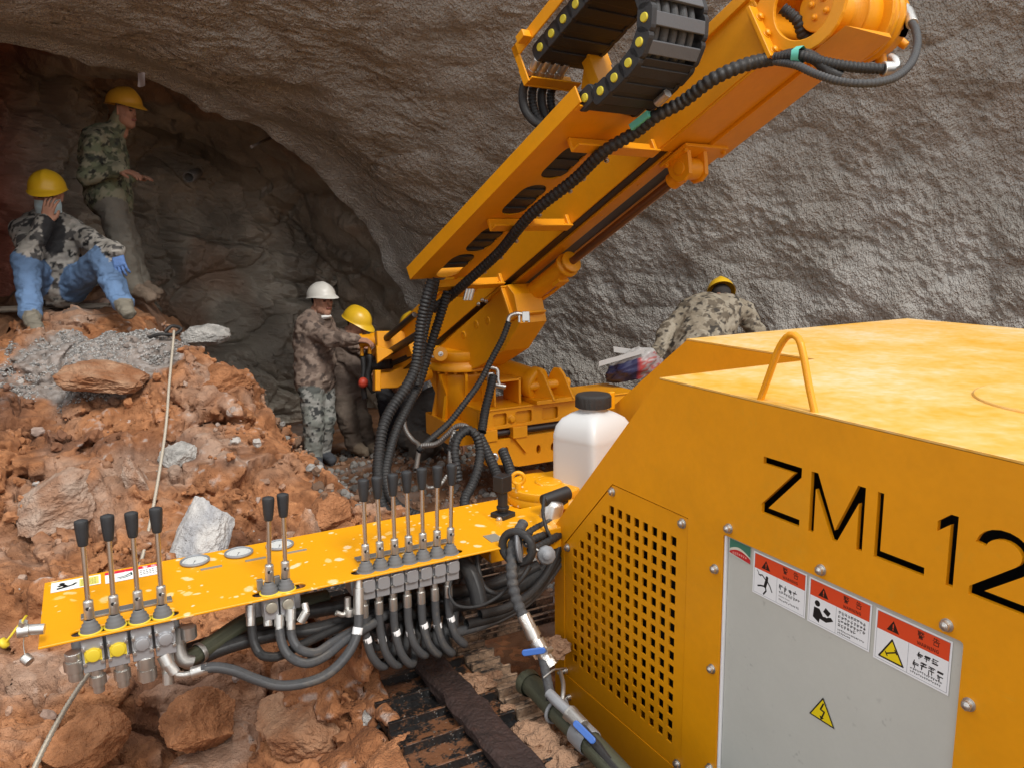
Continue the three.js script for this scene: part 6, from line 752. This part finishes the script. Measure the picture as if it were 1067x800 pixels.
{ const o = thing('cloth_scrap', 'small pale scrap hanging from the edge of the arch above the standing worker', 'scrap'), g = new THREE.PlaneGeometry(0.055, 0.085, 6, 8), p = g.attributes.position; for (let i = 0; i < p.count; i++) p.setZ(i, 0.012 * Math.sin(p.getX(i) * 60 + p.getY(i) * 20)); g.applyMatrix4(facing(RIGHT.clone(), spot(147, 83, 5.1))); g.computeVertexNormals(); part('scrap_sheet', g, std(0.34, 0.29, 0.28, 0.9), o); }
// boulders in the heap
function boulder(name, label, c, size, seed, col, turnY = 0, lean = 0) {
  const r = rngOf(seed), planes = Array.from({ length: 13 }, () => [V(r() - 0.5, r() - 0.5, r() - 0.5).normalize(), 0.62 + 0.3 * r()]), m = new THREE.Matrix4().makeRotationY(turnY).multiply(new THREE.Matrix4().makeRotationZ(lean)), g = new THREE.IcosahedronGeometry(1, 24), p = g.attributes.position, cl = new Float32Array(p.count * 3);
  for (let i = 0; i < p.count; i++) { const v = V(p.getX(i), p.getY(i), p.getZ(i)); let k = 1; for (const [n, d] of planes) { const q = n.dot(v); if (q * k > d) k = d / q; } v.multiplyScalar(k); const w = v.clone().addScalar(seed); v.multiplyScalar(1 + 0.09 * fbm(w.x * 2, w.y * 2, w.z * 2, 3) + 0.035 * bil(w.x, w.y, w.z, 6, 2) + 0.018 * n3(w.x * 16, w.y * 16, w.z * 16)); v.multiply(size).applyMatrix4(m); const t = clamp(0.5 + fbm(w.x * 1.6, w.y * 1.6, w.z * 1.6, 4)), s = 1 + 0.2 * n3(w.x * 11, w.y * 11, w.z * 11); cl.set(mix3(col[0], col[1], t).map(q => q * s), i * 3); p.setXYZ(i, v.x + c.x, v.y + c.y, v.z + c.z); }
  g.setAttribute('color', new THREE.BufferAttribute(cl, 3)); g.computeVertexNormals(); boxUV(g); const o = new THREE.Mesh(g, soilMat); o.name = numbered(name); o.castShadow = o.receiveShadow = true; scene.add(o); return tag(o, label, 'rock', 'rocks in the clay heap');
}
{ const ORG = [[0.225, 0.088, 0.032], [0.38, 0.165, 0.07]], PINK = [[0.28, 0.155, 0.095], [0.40, 0.30, 0.235]], GREY = [[0.24, 0.23, 0.215], [0.40, 0.385, 0.36]], WHT = [[0.33, 0.33, 0.34], [0.50, 0.48, 0.455]], MIX = [[0.25, 0.105, 0.045], [0.38, 0.22, 0.13]];
  boulder('boulder', 'whitish quartz boulder sloping down behind the gauges of the control plate', spot(205, 566, 3.24), V(0.10, 0.25, 0.15), 3, WHT, 0.7, -0.55);
  boulder('boulder', 'long brown rock slab high on the heap just below the grey gravel', spot(106, 394, 4.14), V(0.22, 0.085, 0.2), 8, MIX, -0.5, -0.12);
  boulder('boulder', 'grey lump of rock on the ledge at the top of the rope', spot(214, 350, 4.95), V(0.15, 0.075, 0.13), 21, GREY, 0.3);
  boulder('boulder', 'pale grey stone in the heap between the rope and the quartz boulder', spot(186, 480, 3.92), V(0.10, 0.10, 0.10), 34, GREY, 1.0);
  boulder('boulder', 'pinkish block at the left edge of the heap above the control plate', spot(60, 522, 3.55), V(0.22, 0.14, 0.18), 41, PINK, 0.2, 0.3);
  boulder('boulder', 'narrow pale stone standing just left of the quartz boulder', spot(143, 505, 3.62), V(0.06, 0.15, 0.07), 47, PINK, 0.4, 0.25);
  boulder('boulder', 'brown clod directly below the first two levers', spot(88, 772, 2.40), V(0.13, 0.09, 0.11), 55, ORG, 0.5);
  boulder('boulder', 'round brown clod below the sagging grey hose, left of the flat rock', spot(208, 752, 2.50), V(0.13, 0.09, 0.12), 58, ORG, 0.9);
  boulder('boulder', 'large flat-faced brown rock below the sagging grey hose', spot(335, 745, 2.42), V(0.20, 0.13, 0.17), 63, MIX, 0.35, -0.2);
  boulder('boulder', 'small pale grey stone at the edge of the heap near the track', spot(391, 748, 2.28), V(0.05, 0.035, 0.045), 70, GREY, 0.2);
  boulder('boulder', 'bright orange clod in the bottom corner of the heap beside the track', spot(425, 805, 2.07), V(0.13, 0.09, 0.11), 76, ORG, 0.8);
  boulder('boulder', 'orange block on the shoulder of the heap behind the right-hand levers', spot(345, 535, 3.75), V(0.13, 0.09, 0.12), 82, ORG, 0.6);
  boulder('boulder', 'dark orange block under the brow of the heap right of the rope', spot(226, 402, 4.48), V(0.18, 0.12, 0.14), 88, ORG, 0.1);
}
// crumbs and gravel nobody could count
function crumbs(name, label, n, seed, spots2, smin2, smax2, tone) {
  const r = rngOf(seed), g = new THREE.IcosahedronGeometry(1, 1), p = g.attributes.position; for (let i = 0; i < p.count; i++) { const h = 0.75 + 0.5 * hash3(Math.round(p.getX(i) * 50), Math.round(p.getY(i) * 50), Math.round(p.getZ(i) * 50), seed); p.setXYZ(i, p.getX(i) * h, p.getY(i) * h, p.getZ(i) * h); } g.computeVertexNormals();
  const o = new THREE.InstancedMesh(g, std(1, 1, 1, 0.95), n), m = new THREE.Matrix4(), q = new THREE.Quaternion(), c = new THREE.Color();
  for (let i = 0; i < n; i++) { const [x, z] = spots2(r), s = smin2 + (smax2 - smin2) * Math.pow(r(), 4); q.setFromEuler(new THREE.Euler(r() * 6, r() * 6, r() * 6)); m.compose(V(x, soilTop(x, z) + s * 0.25, z), q, V(s * (0.7 + 0.6 * r()), s * (0.6 + 0.5 * r()), s * (0.7 + 0.6 * r()))); o.setMatrixAt(i, m); const t = tone(x, z, r); c.setRGB(t[0], t[1], t[2]); o.setColorAt(i, c); }
  o.name = name; o.userData.kind = 'stuff'; tag(o, label, 'gravel'); o.userData.kind = 'stuff'; o.castShadow = o.receiveShadow = true; scene.add(o);
}
crumbs('soil_crumbs', 'orange and grey crumbs of soil strewn over the heap', 4200, 5, r => [-2.1 + 2.85 * r(), -5.0 + 3.7 * r()], 0.003, 0.026, (x, z, r) => { const y = gCache(x, z), c = soilTone(x, y, z, r()), k = r(), f = 0.75 + 0.4 * r(); return k > 0.96 ? [0.40, 0.37, 0.34] : c.map(v => v * f); });
{ const c = spot(100, 358, 4.5); crumbs('gravel', 'grey gravel spread on the brow of the heap below the workers', 13000, 9, r => { const a = r() * 6.283, d = Math.sqrt(r()); return [c.x + 0.52 * d * Math.cos(a), c.z + 0.40 * d * Math.sin(a)]; }, 0.0025, 0.007, (x, z, r) => { const k = 0.13 + 0.33 * r(); return [k, k * 0.97, k * 0.93]; }); }
crumbs('floor_rubble', 'grey and brown rubble on the tunnel floor below the mast', 5000, 12, r => [0.9 + 2.4 * r(), -7.2 + 3.8 * r()], 0.005, 0.034, (x, z, r) => { const k = 0.12 + 0.2 * r(); return r() > 0.5 ? [k, k * 0.95, k * 0.88] : [k, k * 0.6, k * 0.38]; });
renderer.render(scene, camera);
